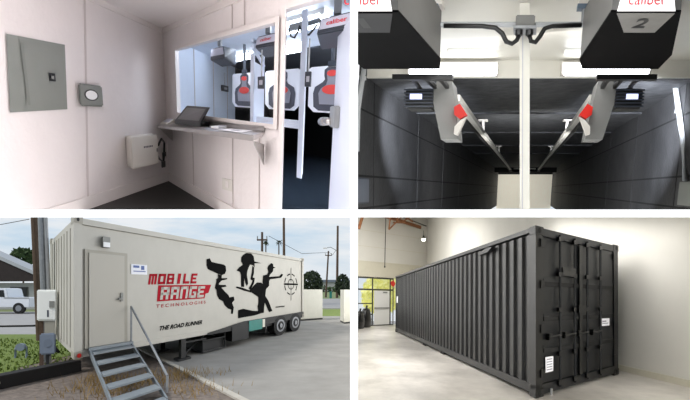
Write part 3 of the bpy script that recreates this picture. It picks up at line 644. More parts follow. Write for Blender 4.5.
f = bilerp(S(1.99, 1.375), S(3.88, 1.42), S(2.04, 1.62), S(3.95, 1.69)); block_letters('MOBILE', f, M_decalred, T)
mb = MB(); mb.prism([S(a, z, .003) for a, z in [(2.34, 1.36), (4.62, 1.39), (4.48, 1.16), (4.33, 1.14), (4.28, 1.01), (2.29, .98)]], P3.B * -.001); mb.build('red_band', M_decalred, T)
f = bilerp(S(2.40, 1.02, .008), S(4.22, 1.04, .008), S(2.45, 1.32, .008), S(4.31, 1.35, .008)); block_letters('RANGE', f, M_cream, T)
f = bilerp(S(2.26, .83), S(4.33, .865), S(2.27, .91), S(4.34, .945)); lettering('TECHNOLOGIES', f, M_decalred, T, .012, 1.5)
f = bilerp(S(2.36, .285), S(4.17, .305), S(2.39, .395), S(4.21, .415)); lettering('THE ROAD RUNNER', lambda s, t: f(s + .012 * (t - .5), t), M_decal, T, .04)
DEC = dict(
pistol=[(4.38, 2.1), (4.54, 2.14), (4.64, 2.04), (5.31, 2.0), (5.42, 1.96), (5.45, 1.82), (5.37, 1.72), (5.19, 1.68), (4.88, 1.73), (4.44, 1.83), (4.38, 1.94)],
hand=[(4.97, 1.7), (5.19, 1.68), (5.19, 1.59), (5.52, 1.6), (5.49, 1.56), (5.19, 1.52), (5.04, 1.44), (5.04, 1.39), (5.42, 1.39), (5.47, 1.34), (5.17, 1.31), (5.39, 1.18), (5.59, 1.08), (5.64, 1.01), (5.91, 1.03), (5.96, .92), (5.81, .84), (5.91, .69), (5.86, .49), (5.73, .5), (5.76, .63), (5.56, .67), (5.35, .78), (5.27, .9), (5.04, .97), (4.93, 1.09), (4.9, 1.24), (4.81, 1.3), (4.84, 1.38), (4.9, 1.5), (4.88, 1.55), (4.99, 1.59)],
cap=[(6.4, 2.29), (6.53, 2.38), (6.76, 2.46), (7.1, 2.47), (7.29, 2.38), (7.35, 2.21), (7.92, 2.18), (7.35, 2.15), (7.37, 2.01), (7.26, 2.07), (7.02, 2.09), (6.92, 1.99), (6.82, 1.85), (6.79, 1.73), (6.84, 1.6), (6.88, 1.45), (6.79, 1.36), (6.68, 1.46), (6.6, 1.63), (6.6, 1.33), (6.39, 1.34), (6.38, 1.52), (6.38, 1.72), (6.32, 1.81), (6.19, 1.84), (6.09, 1.85), (6.26, 1.96), (6.51, 2.06), (6.4, 2.15)],
arm=[(7.2, 2.05), (7.32, 2.01), (7.31, 1.81), (7.22, 1.66), (7.38, 1.64), (7.32, 1.46), (7.05, 1.24), (6.91, 1.28), (7.11, 1.43), (7.2, 1.55), (7.05, 1.59), (7.14, 1.81)],
body=[(7.35, 1.41), (7.55, 1.49), (7.87, 1.49), (8.09, 1.42), (8.22, 1.22), (8.16, .83), (8.09, .47), (7.73, .38), (7.32, .35), (6.19, .33), (6.19, .59), (6.53, .62), (7.2, .52), (7.63, .49), (7.65, .98), (7.11, 1.15), (6.94, 1.21), (7.2, 1.33)],
strap=[(6.09, 1.35), (6.53, 1.3), (7.02, 1.21), (7.11, 1.14), (6.53, 1.22), (6.06, 1.3)],
fig=[(8.48, 2.12), (8.74, 2.23), (8.9, 2.21), (8.93, 2.11), (9.13, 2.08), (8.93, 2.04), (8.9, 1.93), (8.76, 1.86), (8.63, 1.8), (8.55, 1.71), (9.5, 1.76), (9.71, 1.86), (9.89, 1.84), (9.71, 1.71), (9.54, 1.69), (8.63, 1.62), (8.55, 1.54), (8.55, 1.38), (8.28, 1.25), (8.22, 1.01), (8.48, .83), (8.84, .43), (8.55, .4), (8.28, .67), (8.18, .77), (8.13, .65), (8.1, .41), (7.65, .38), (7.59, .67), (7.81, 1.02), (8.03, 1.4), (7.99, 1.5), (8.04, 1.75), (8.37, 1.79), (8.49, 1.89), (8.4, 2.02)])
for nm, keys, off in (('aiming_shooter_decal', ('pistol', 'hand', 'cap', 'arm', 'strap', 'body'), .005), ('second_shooter_decal', ('fig',), .007)):
    mb = MB()
    for k in keys: mb.prism([S(a, z, off) for a, z in DEC[k]], P3.B * -.001)
    mb.build(nm, M_decal, T)
mb = MB(); c = S(10.74, 1.455, .005)
for k in range(8):
    a0 = k * math.pi / 4 + .14; pts = []
    for r in (1, .9):
        seg = [a0 + (math.pi / 4 - .28) * j / 5 for j in range(6)]
        pts += [c + P3.A * (.72 * r * math.cos(x)) + P3.Z * (.45 * r * math.sin(x)) for x in (seg if r == 1 else seg[::-1])]
    mb.prism(pts, P3.B * -.001)
mb.ring(c, P3.A * .36, P3.Z * .22, .86, P3.B * -.001, 20)
for a0, a1, z0, z1 in ((10.715, 10.755, 1.56, 2.14), (10.715, 10.755, .78, 1.36), (10.0, 11.55, 1.42, 1.49)): mb.prism([S(a0, z0, .008), S(a1, z0, .008), S(a1, z1, .008), S(a0, z1, .008)], P3.B * -.001)
mb.build('crosshair_decal', M_decal, T)
mb = MB(); 
for i in range(9): mb.prism([S(9.16 + i * .1, .535, .005), S(9.23 + i * .1, .537, .005), S(9.23 + i * .1, .585, .005), S(9.16 + i * .1, .583, .005)], P3.B * -.001)
mb.build('small_print', M_decal, T)
mb = MB(); mb.disc(P3(.10, -.045, .05), P3.A * .05, P3.Z * .04, P3.B * -.01, 10); mb.build('marker_light', M_redclip, T)
# running gear
mb = MB(); mb.prism([P3(4.4, -.024, -.02), P3(L, -.024, -.02), P3(L, -.024, .24), P3(6.5, -.024, .21), P3(4.4, -.024, .04)], P3.B * -.006); mb.build('lower_skirt', M_chassis, T)
mb = MB(); mb.box(P3, .4, L - .1, .7, .95, -.18, -.0); mb.box(P3, .4, L - .1, 1.5, 1.75, -.18, -.0); mb.build('chassis_beam', M_chassis, T)
for b in (.06, .95):
    mb = MB(); mb.box(P3, 3.24, 3.44, b - .05, b + .05, -.53, 0); mb.box(P3, 3.08, 3.60, b - .10, b + .10, -.55, -.50); mb.build('landing_leg', M_chassis, T)
mb = MB(); mb.box(P3, 3.44, 4.4, .02, .06, -.14, -.10); mb.tube([P3(3.4, .06, -.45), P3(4.6, .3, -.12)], .02, 6); mb.build('leg_brace', M_chassis, T)
mb = MB()
for z in (-.19, -.50):
    mb.tube([P3(4.25, .05, z), P3(5.45, .05, z), P3(5.45, .9, z), P3(4.25, .9, z), P3(4.25, .05, z)], .025, 6)
for a in (4.25, 5.45):
    for b in (.05, .9): mb.tube([P3(a, b, -.5), P3(a, b, 0)], .02, 6)
mb.box(P3, 4.27, 5.43, .09, .88, -.49, -.22)
mb.build('spare_rack', M_chassis, T)
mb = MB(); mb.box(P3, 5.75, 6.84, -.04, .6, -.36, .10); mb.build('battery_box', M_chassis, T)
mb = MB(); mb.box(P3, 6.88, 7.90, -.04, .45, -.15, .20); tb = mb.build('teal_box', M_teal, T)
tb['label'] = 'teal painted box between the black box and the wheels'
mb = MB(); mb.box(P3, 7.92, 8.12, -.04, .4, -.10, .18); mb.build('white_tank', M_block, T)
mb = MB(); mb.box(P3, 8.3, L - .2, .02, .6, -.12, -.0); mb.box(P3, 8.25, 8.30, .0, .6, -.35, 0); mb.build('mud_guard', M_chassis, T)
for a in (9.55, 11.15):
    mb = MB(); mb.disc(P3(a, -.035, -.17), P3.A * .62, P3.Z * .38, P3.B * .28, 32); wl = mb.build('wheel', M_tyre, T)
    mb = MB(); mb.ring(P3(a, -.037, -.17), P3.A * .40, P3.Z * .24, .72, P3.B * -.012, 24); mb.disc(P3(a, -.037, -.17), P3.A * .14, P3.Z * .085, P3.B * -.03, 14); mb.build('rim', M_rim, wl)
    mb = MB(); mb.disc(P3(a, -.0375, -.17), P3.A * .28, P3.Z * .17, P3.B * -.004, 20); mb.build('hub_plate', M_chassis, wl)
mb = MB(); mb.box(P3, L - .05, L + .25, .2, .9, -.30, -.22); mb.build('rear_bumper', M_chassis, T)

# --- steps
t = thing('metal_steps', 'grey metal steps with open treads leading up to the trailer door', 'stairs', P3(.9, -.7, -.55))
zz = lambda b: .13 - (abs(b) - .05) * .55
for k in range(6):
    b = -.06 - k * .235; z = .10 - k * .125
    mb = MB(); mb.box(P3, .36, 1.38, b - .17, b + .0, z - .03, z); mb.build('tread', M_stairs, t)
for a in (.31, 1.40):
    mb = MB(); mb.prism([P3(a, -.04, .06), P3(a, -.04, .16), P3(a, -1.30, zz(-1.30) + .03), P3(a, -1.30, -.55), P3(a, -1.18, -.55)], P3.A * .04); mb.build('stringer', M_stairs, t)
mb = MB(); mb.box(P3, .30, 1.46, -.10, -.036, .11, .165); mb.build('landing_plate', M_stairs, t)
hr = MB(); hr.tube([P3(1.42, -.06, .12), P3(1.42, -.06, .90), P3(1.60, -1.12, -.26)], .022, 8); o = hr.build('handrail', M_galv, t)
hr = MB(); hr.tube([P3(1.60, -1.12, -.26), P3(1.585, -1.12, -.55)], .024, 8); hr.build('handrail_post', M_galv, t)
# --- services at the trailer's end
t = thing('utility_pole', 'dark weathered wooden pole rising behind the white electrical cabinet', 'utility pole', G(-11.2, 18.5))
mb = MB(); mb.tube([G(-11.18, 18.5, -.02), G(-11.38, 18.5, 4.4), G(-11.50, 18.5, 7)], .11, 10); mb.build('pole', M_wood, t)
mb = MB(); mb.box(lambda a, b, z: G(-11.5 + a, 18.4 + b, 6.4 + z), -.8, .8, -.05, .05, -.06, .06); mb.build('crossarm', M_wood, t)
t = thing('service_mast', 'pair of silver conduit pipes running up from the white cabinet', 'pipe', G(-7.7, 13, 0))
mb = MB(); mb.tube([G(-7.74, 13.0, .0), G(-7.76, 13.0, 1.8), G(-7.83, 13.0, 3.7), G(-7.90, 13.0, 5.2)], .072, 10); mb.build('pipe', M_galv, t)
mb = MB(); mb.tube([G(-7.60, 12.98, .0), G(-7.62, 12.98, 1.8), G(-7.70, 12.98, 3.7), G(-7.76, 12.98, 5.0)], .045, 10); mb.build('pipe', M_silver, t)
t = thing('electrical_cabinet', 'white electrical cabinet on a stand at the end of the trailer', 'electrical cabinet', G(-7.2, 12.2, 0))
cab = lambda a, b, z: G(-7.31 + a * .97 - b * .5, 12.0 + a * .08 + b * .8, z)
mb = MB(); mb.box(cab, 0, .44, 0, .45, 1.09, 1.81); c0 = mb.build('case', mat('cabinet_white', (.95, .95, .93), .5), t, bevel=.02)
mb = MB(); mb.box(cab, .03, .41, -.02, -.002, 1.13, 1.77); mb.build('door', mat('cabinet_white', (.95, .95, .93), .5), t)
mb = MB(); mb.box(cab, .27, .38, -.05, -.021, 1.40, 1.55); mb.build('lock_handle', M_grey, t)
mb = MB(); mb.box(cab, .22, .26, -.025, -.021, 1.18, 1.34); mb.build('warning_mark', M_tgrey, t)
mb = MB(); mb.box(cab, .05, .15, .2, .3, -.03, 1.09); mb.build('stand', M_wood, t)
mb = MB(); mb.box(cab, .17, .40, .02, .18, .60, 1.08); mb.build('lower_case', M_creamt, t)
t = thing('electric_meter', 'slate grey meter box on a post below the white cabinet', 'meter', G(-7.6, 12.8, 0))
mt_ = lambda a, b, z: G(-6.98 + a - b * .5, 11.55 + a * .1 + b * .8, z + a * .05)
mb = MB(); mb.box(mt_, 0, .34, 0, .16, .36, .83); mb.build('case', M_meter, t, bevel=.03)
mb = MB(); mb.box(mt_, .13, .20, .05, .12, -.03, .36); mb.build('post', M_chassis, t)
mb = MB(); mb.disc(mt_(.17, -.014, .62), (.09, .02, 0), (0, 0, .09), (0, .012, 0), 16); mb.build('meter_dial', M_meter, t)
t = thing('hose_bundle', 'tangle of black hoses hanging between the meter and the trailer', 'hoses', G(-6.6, 12, .2))
for i in range(5):
    mb = MB(); x = -.04 * i - .22
    x = -.03 * i; mb.tube([G(-7.36 + x, 12.62, .95 + .03 * i), G(-7.22 + x, 12.46, .52 - .03 * i), G(-6.98 + x, 12.08, .45 - .04 * i), G(-6.72 + x * .5, 11.82, .40 + .02 * i)], .035, 7); mb.build('hose', M_black, t, smooth=True)
t = thing('ground_valve', 'small grey water valve standing in the grass', 'valve', G(-8.9, 13.9, 0))
mb = MB(); mb.tube([G(-9.05, 13.9, -.02), G(-9.05, 13.9, .22), G(-8.75, 13.9, .26), G(-8.75, 13.9, -.02)], .035, 8); mb.build('pipe', M_meter, t)
mb = MB(); mb.disc(G(-8.9, 13.85, .27), (.13, 0, 0), (0, 0, .10), (0, .1, 0), 14); mb.build('valve_body', M_meter, t)
tie = lambda a, b, z: G(-6.65 + a * .5 - b * .3, 9.0 + a * 2.75 + b * .05, z)
t = thing('timber_sleeper', 'long black timber sleeper lying at the edge of the lawn', 'timber', G(-6.4, 10.3, 0))
mb = MB(); mb.box(tie, -.6, 1, 0, 1, -.03, .22); mb.build('beam', M_tie, t, bevel=.015)
mb = MB(); mb.box(tie, .02, .22, -.02, .0, .08, .12); mb.build('pale_strip', M_concedge, t)
t = thing('cable_fence', 'low dark cable fence across the lawn in front of the road', 'fence', G(-11, 19.6, 0))
mb = MB(); mb.tube([G(-14, 19.2, .42), G(-12, 19.4, .44), G(-10.6, 20, .52)], .04, 6); mb.build('cable', M_tie, t)
for x, y in ((-14, 19.2), (-10.6, 20)):
    mb = MB(); mb.tube([G(x, y, -.05), G(x, y, .55)], .05, 8); mb.build('post', M_tie, t)
# --- house, truck, trees at the left
t = thing('house', 'grey-sided house with a dark brown gable roof across the road', 'house', G(-29, 48, 0))
hs = lambda a, b, z: G(-34 + a, 46 + b, z)
mb = MB(); mb.box(hs, -10, 6.0, 0, 1.5, -.05, 2.30); mb.build('wall', M_siding, t)
mb = MB(); mb.prism([hs(-10.5, -.4, 2.3), hs(6.6, -.4, 2.45), hs(6.6, -.4, 2.75), hs(1.0, -.4, 5.3), hs(-4, -.4, 7.4), hs(-10.5, -.4, 5)], (0, .3, 0)); rf = mb.build('gable', M_roof, t)
mb = MB(); mb.hexa([hs(-4, -.5, 7.38), hs(6.9, -.5, 2.62), hs(6.9, 1.6, 2.62), hs(-4, 1.6, 7.38), hs(-4, -.5, 7.72), hs(6.95, -.5, 2.92), hs(6.95, 1.6, 2.92), hs(-4, 1.6, 7.72)]); mb.build('roof', M_roofl, t)
mb = MB(); mb.box(hs, 3.6, 5.2, -.06, -.0, .55, 1.95); wn = mb.build('window', M_frame, t)
mb = MB(); mb.box(hs, 3.75, 5.05, -.09, -.061, .65, 1.85); mb.build('pane', M_glass, wn)
t = thing('pickup_truck', 'white pickup truck parked on the road before the house', 'truck', G(-24.7, 38, 0))
tr = lambda a, b, z: G(-26.75 + a, 37.6 + b, z)
mb = MB(); mb.prism([tr(-2.4, 0, .45), tr(3.25, 0, .45), tr(3.3, 0, 1.15), tr(1.75, 0, 1.18), tr(1.6, 0, 1.78), tr(1.3, 0, 1.84), tr(.1, 0, 1.82), tr(-.5, 0, 1.2), tr(-2.4, 0, 1.05)], (0, 1.8, 0)); mb.build('body', M_truck, t, bevel=.04)
mb = MB(); mb.prism([tr(-.25, -.015, 1.2), tr(.6, -.015, 1.2), tr(.6, -.015, 1.7), tr(.2, -.015, 1.7)], (0, .01, 0)); mb.prism([tr(.7, -.015, 1.2), tr(1.5, -.015, 1.2), tr(1.42, -.015, 1.7), tr(.7, -.015, 1.7)], (0, .01, 0)); mb.build('side_window', M_glass, t)
for a in (-1.5, 2.5):
    mb = MB(); mb.disc(tr(a, -.02, .38), (.42, 0, 0), (0, 0, .40), (0, .25, 0), 24); w_ = mb.build('wheel', M_tyre, t)
    mb = MB(); mb.disc(tr(a, -.03, .38), (.22, 0, 0), (0, 0, .22), (0, .01, 0), 16); mb.build('rim', M_rim, w_)
mb = MB(); mb.box(tr, 1.45, 3.25, -.02, -.002, 1.10, 1.16); mb.build('bed_rail', M_grey, t)
def tree(x, y, zc, rx, rz, label, m=M_leaf, n=500, size=.25, group=None):
    t = thing('tree', label, 'tree', G(x, y, 0), group)
    mb = MB(); mb.tube([G(x, y, -.06), G(x + .1, y, zc)], rx * .08 + .05, 7, .04); mb.build('trunk', M_wood, t)
    mb = MB(); leafy(mb, (x, y, zc), rx, rx, rz, n, size); mb.build('crown', m, t)
tree(-38.2, 60, 5.4, 1.2, 1.0, 'leafy green tree top behind the house roof', n=420, size=.35, group='trees behind the house')
tree(-34.0, 66, 4.6, 1.9, 1.5, 'lower bushy tree behind the house roof edge', n=420, size=.35, group='trees behind the house')
tree(-4.9, 60, 2.3, 1.25, 1.5, 'dark bushy tree beyond the far end of the trailer', M_leafd, 900, .22)
tree(-1.6, 74, 2.2, 1.0, 1.6, 'dark bushy tree beside the parked dark car', M_leafd, 600, .25)
for x, y, lb in ((-20.0, 118, 'tiny palm left of a pair above the trailer roof'), (-16.9, 117, 'tiny palm right of a pair above the trailer roof')):
    t = thing('palm_tree', lb, 'tree', G(x, y, 0), 'palms above the trailer roof')
    mb = MB(); mb.tube([G(x, y, -.06), G(x, y, 12)], .14, 7); mb.build('trunk', M_wood, t)
    mb = MB()
    for k in range(22):
        a = k * 2.4; r = random.uniform(.6, .95); d = Vector((math.cos(a), math.sin(a), 0)); p = G(x, y, 12); s_ = Vector((-d.y, d.x, 0)) * .18; dz = random.uniform(-.8, .8)
        mb.quad(p, p + d * r * .6 + s_ + G(0, 0, .3 + dz * .4), p + d * r + G(0, 0, dz), p + d * r * .6 - s_ + G(0, 0, .3 + dz * .4))
    mb.build('fronds', M_leafd, t)
# --- poles at the right
def pole(x, y, h, r, label, arm=None, lean=0, lamp=False):
    t = thing('utility_pole', label, 'utility pole', G(x, y, 0), 'utility poles beyond the trailer')
    mb = MB(); mb.tube([G(x, y, -.06), G(x + lean, y, h)], r, 8, r * .75); mb.build('pole', M_wood, t)
    if arm:
        mb = MB(); mb.box(lambda a, b, z: G(x + lean + a, y + b, h - .9 + z), -arm, arm, -.08, .08, -.09, .09); mb.build('crossarm', M_wood, t)
        mb = MB()
        for a in (-arm * .9, arm * .9): mb.tube([G(x + lean + a, y, h - .8), G(x + lean + a, y, h - .45)], .06, 6)
        mb.build('insulator', M_grey, t)
    if lamp:
        mb = MB(); mb.tube([G(x, y, 9.0), G(x - 1.2, y, 9.7), G(x - 1.9, y, 9.6)], .07, 6); a_ = mb.build('lamp_arm', M_galv, t)
        mb = MB(); mb.box(lambda a, b, z: G(x - 2.35 + a, y + b, 9.5 + z), -.3, .45, -.15, .15, -.08, .1); mb.build('lamp_head', M_whitebox, a_)
pole(-10.6, 60, 8.3, .17, 'utility pole with a crossarm above the middle of the trailer', .6)
pole(-6.7, 50, 8.6, .15, 'plain pole rising behind the far end of the trailer', None, -.05)
pole(-3.27, 100, 13.8, .26, 'tall pole with a curved street lamp arm', None, .15, True)
pole(-5.75, 106, 9.4, .20, 'shorter leaning pole with a crossarm near the street lamp', .7, .55)
mb = MB()
mb.tube([G(-9.9, 60.5, 7.9), G(-7.5, 75, 6.8), G(-5.3, 104.5, 9.0)], .03, 4); mb.tube([G(-5.0, 104.6, 9.0), G(-4.2, 103, 8.4), G(-3.5, 100.6, 9.2)], .04, 4)
tag(mb.build('overhead_wire', M_tie), 'thin dark wires sagging between the far poles', 'wire')
mb = MB(); mb.tube([G(-24, 30, 4.1), G(-17, 22, 4.15), G(-11.57, 18.52, 4.3)], .012, 4)
tag(mb.build('service_wire', M_tie), 'single wire running to the dark wooden pole', 'wire')
# --- white blocks, car, bin, distant building
t = thing('storage_container', 'white storage container standing behind the trailer wheels', 'container', G(-2.4, 30, 0))
q = [(-2.98, 29.2), (-1.86, 30.8), (-2.05, 31.6), (-3.4, 31.2)]
mb = MB(); mb.prism([G(x, y, .08) for x, y in q], (0, 0, 1.68)); mb.build('body', M_block, t, bevel=.03)
mb = MB(); mb.prism([G(x, y, -.02) for x, y in q], (0, 0, .10)); mb.build('skid_base', M_chassis, t)
t = thing('storage_container', 'white storage container cut by the edge of the yard view', 'container', G(-.3, 27, 0))
q = [(-.52, 26.9), (-.03, 27.6), (-.03, 29), (-.75, 28.6)]
mb = MB(); mb.prism([G(x, y, .08) for x, y in q], (0, 0, 1.68)); mb.build('body', M_block, t)
mb = MB(); mb.prism([G(x, y, -.02) for x, y in q], (0, 0, .10)); mb.build('skid_base', M_chassis, t)
t = thing('parked_car', 'dark car parked on the far road', 'car', G(-1.2, 80, 0))
cr = lambda a, b, z: G(-1.45 + a, 80 + b, z)
mb = MB(); mb.prism([cr(0, 0, .25), cr(1.4, 0, .25), cr(1.4, 0, .8), cr(1.15, 0, 1.35), cr(.3, 0, 1.35), cr(0, 0, .8)], (0, 4, 0)); mb.build('body', mat('dark_blue_car', (.13, .15, .20), .35), t)
mb = MB(); mb.prism([cr(.12, -.02, .82), cr(1.28, -.02, .82), cr(1.1, -.02, 1.28), cr(.34, -.02, 1.28)], (0, .01, 0)); mb.build('windscreen', M_glass, t)
for a in (.12, 1.28):
    mb = MB(); mb.disc(cr(a, .4, .28), (0, .3, 0), (0, 0, .3), (.12 if a < 1 else -.12, 0, 0), 12); mb.build('wheel', M_tyre, t)
t = thing('waste_bin', 'small teal bin at the foot of the street lamp pole', 'bin', G(-4.25, 96, 0))
mb = MB(); mb.box(lambda a, b, z: G(-4.3 + a, 96 + b, z), -.22, .22, -.3, .3, -.02, 1.05); mb.build('body', M_teal, t)
mb = MB(); mb.box(lambda a, b, z: G(-4.3 + a, 96 + b, z), -.25, .25, -.33, .33, 1.06, 1.2); mb.build('lid', M_teal, t)
t = thing('warehouse_building', 'long low pale building on the horizon', 'building', G(-16, 300, 0))
mb = MB(); mb.box(lambda a, b, z: G(a, 300 + b, z), -24, -1, 0, 8, -.1, 5.2); mb.build('wall', M_siding, t)
mb = MB(); mb.box(lambda a, b, z: G(a, 300 + b, z), -24.5, -.6, -.5, 9, 5.2, 6.6); mb.build('roof', mat('slate_roof', (.42, .45, .50), .8), t)
mb = MB()
for i in range(50): leafy(mb, (-75 + i * 1.45, 240 + random.uniform(-4, 4), random.uniform(.8, 1.8)), 2.2, 1.5, 1.6, 26, .7)
stuff(mb.build('hedge', M_leaf), 'line of green scrub along the horizon', 'bushes')

# =================================================================== WAREHOUSE
K4 = (SLAB_BOT, MID_R)
def s4(mb, name, m, clip=K4): return struct(mb.build(name, m, clip=clip))
mb = MB(); mb.box(P4, -9, 5, -7, 17, -.05, 0); s4(mb, 'floor_warehouse', M_whfloor)
mb = MB(); mb.box(P4, 2.80, 2.86, -6.5, 16.6, 0, 9); s4(mb, 'wall_right', M_whwall)
W0 = 16.5
mb = MB(); mb.box(P4, -2, 2.8, W0, W0 + .05, 3.66, 9); s4(mb, 'wall_far', M_whwall)
mb = MB(); mb.box(P4, -2, 2.8, W0, W0 + .05, 2.78, 3.66); mb.box(P4, 1.0, 2.8, W0, W0 + .05, 0, 2.78); s4(mb, 'wall_far_lower', M_whwall2)
mb = MB(); mb.box(P4, -2, 2.79, W0 - .02, W0 - .002, 3.63, 3.68); mb.box(P4, -2, 2.79, W0 - .01, W0 - .001, 4.5, 4.52); mb.box(P4, -2, 2.79, W0 - .01, W0 - .001, 5.4, 5.42); s4(mb, 'trim_5', M_whwall2)
mb = MB(); mb.box(P4, 2.76, 2.79, -6, 16.4, 0, .12); s4(mb, 'baseboard_right', M_whwall2)
w = thing('window_2', 'x', 'window', P4(-1, W0, 0)); del w['label'], w['category']; struct(w)
mb = MB()
for a0, a1, z0, z1 in ((-2, .62, 2.70, 2.80), (-2, .62, 2.03, 2.12), (-2, -.56, 1.25, 1.31), (-2, -.56, .62, .70), (-1.42, -1.36, .0, 2.8), (-.62, -.55, 0, 2.8), (.40, .47, 0, 2.8), (-2, .62, -.0, .05), (.585, .64, 0, 2.8)):
    mb.box(P4, a0, a1, W0, W0 + .06, z0, z1)
struct(mb.build('window_frame', M_frame, w, clip=K4))
mb = MB(); mb.quad(P4(-1.95, W0 + .03, 0), P4(.6, W0 + .03, 0), P4(.6, W0 + .03, 2.75), P4(-1.95, W0 + .03, 2.75)); struct(mb.build('window_pane', M_pane, w, clip=K4))
t = thing('door_2', 'x', 'door', P4(-.05, W0, 0)); del t['label'], t['category']; struct(t)
mb = MB(); mb.box(P4, -.50, .38, W0 - .06, W0 - .01, .06, 2.02); struct(mb.build('door_leaf', M_greydoor, t))
mb = MB(); mb.box(P4, -.48, .36, W0 - .11, W0 - .065, .98, 1.06); mb.build('push_bar', M_silver, t)
mb = MB(); mb.box(P4, .0, .25, W0 - .10, W0 - .065, 1.90, 1.96); mb.build('door_closer', M_grey, t)
t = thing('exit_flag', 'small red and white flag sign above the far door', 'sign', P4(.5, W0 - .2, 2.2))
mb = MB(); mb.prism([P4(.42, W0 - .2, 2.55), P4(.60, W0 - .2, 2.65), P4(.72, W0 - .2, 2.45), P4(.60, W0 - .2, 2.25), P4(.46, W0 - .2, 2.35)], P4.B * .02); mb.build('red_half', M_redclip, t)
mb = MB(); mb.prism([P4(.73, W0 - .2, 2.44), P4(.80, W0 - .2, 2.30), P4(.72, W0 - .2, 2.20), P4(.62, W0 - .2, 2.24)], P4.B * .02); mb.build('white_half', M_whitebox, t)
# black bags by the window
for x, b, s_, lb in ((-1.0, 15.6, 1.2, 'black bin bag heap beside the far door'), (-1.38, 14.9, 1.05, 'smaller black bin bag at the edge of the window')):
    t = thing('waste_sack', lb, 'bag', P4(x, b, 0), 'black bags by the far window')
    mb = MB(); n = 14; prof = [(.05, .0), (.24, .02), (.28, .35), (.25, .7), (.17, .84), (.05, .86)]
    rings = []
    for r, z in prof: rings.append([P4(x + s_ * r * .75 * math.cos(2 * math.pi * k / n) * (1 + .12 * math.sin(3 * k + z * 7)), b + s_ * r * math.sin(2 * math.pi * k / n), s_ * z) for k in range(n)])
    vs = sum(rings, []); fs = [(i * n + k, i * n + (k + 1) % n, (i + 1) * n + (k + 1) % n, (i + 1) * n + k) for i in range(len(prof) - 1) for k in range(n)] + [list(range(n)), list(range((len(prof) - 1) * n, len(prof) * n))]
    mb.add(vs, fs); mb.build('sack', M_bag, t, smooth=True)
    mb = MB(); mb.tube([P4(x, b, s_ * .86), P4(x + .03, b, s_ * .98)], .06, 7); mb.build('knot', M_bag, t)
# trees outside the far window, sunlight put into their leaf colour
for x, y, zc, rx, lb in ((2.2, 42, .7, 1.6, 'sunlit yellow-green tree outside the far window, beside its left mullion'), (4.4, 48, 1.5, 1.6, 'sunlit yellow-green tree outside above the far door')):
    tree(x, y, zc + .6, rx, 1.6, lb, M_leafy, 700, .28, 'sunlit trees outside the far window')
ground('ground_outside', [(.02, 36), (30, 36), (30, 70), (.02, 70)], -2.6 + .0, M_road, clip=())

# --- black container
T = thing('black_container', 'long matt black shipping container on the polished warehouse floor', 'shipping container', P4(1.2, 6, 0))
CW, CL, CH = 2.44, 12.19, 2.6
mb = MB(); n = 42; p = (CL - .3) / n; v = []
prof = []
for i in range(n):
    b0 = .15 + i * p
    prof += [(b0, .012), (b0 + p * .40, .012), (b0 + p * .54, .048), (b0 + p * .86, .048)]
prof.append((CL - .15, .012))
vs = []; fs = []
for b, a in prof: vs += [P4(a, b, .17), P4(a, b, CH - .10)]
for i in range(len(prof) - 1): fs.append((2 * i, 2 * i + 2, 2 * i + 3, 2 * i + 1))
mb.add(vs, fs); mb.build('corrugated_side', M_cont, T)
mb = MB(); mb.box(P4, .10, CW - .02, .08, CL - .02, .12, CH - .03); mb.build('inner_body', M_cont, T)
mb = MB(); mb.box(P4, -.005, .10, .0, CL, CH - .07, CH); mb.build('top_rail', M_cont, T)
mb = MB(); mb.box(P4, .0, .10, .0, CL, .06, .19); mb.build('bottom_rail', M_cont, T)
for a, b in ((0, 0), (CW - .16, 0), (0, CL - .16)):
    mb = MB(); mb.box(P4, a, a + .16, b, b + .16, .1, CH - .1); mb.build('corner_post', M_cont, T)
    for z in (0, CH - .12):
        mb = MB(); mb.box(P4, a - .012, a + .175, b - .012, b + .175, z, z + .13); o = mb.build('corner_casting', M_cont, T, bevel=.01)
        mb = MB(); mb.disc(P4(a + .08, b - .0125, z + .065), P4.A * .035, P4.Z * .045, P4.B * -.002, 14); mb.build('casting_hole', M_blackm, o)
mb = MB(); mb.box(P4, .15, CW - .15, -.005, .08, CH - .13, CH - .01); mb.build('door_header', M_contd, T)
mb = MB(); mb.box(P4, .15, CW - .15, -.005, .08, .04, .19); mb.build('door_sill', M_contd, T)
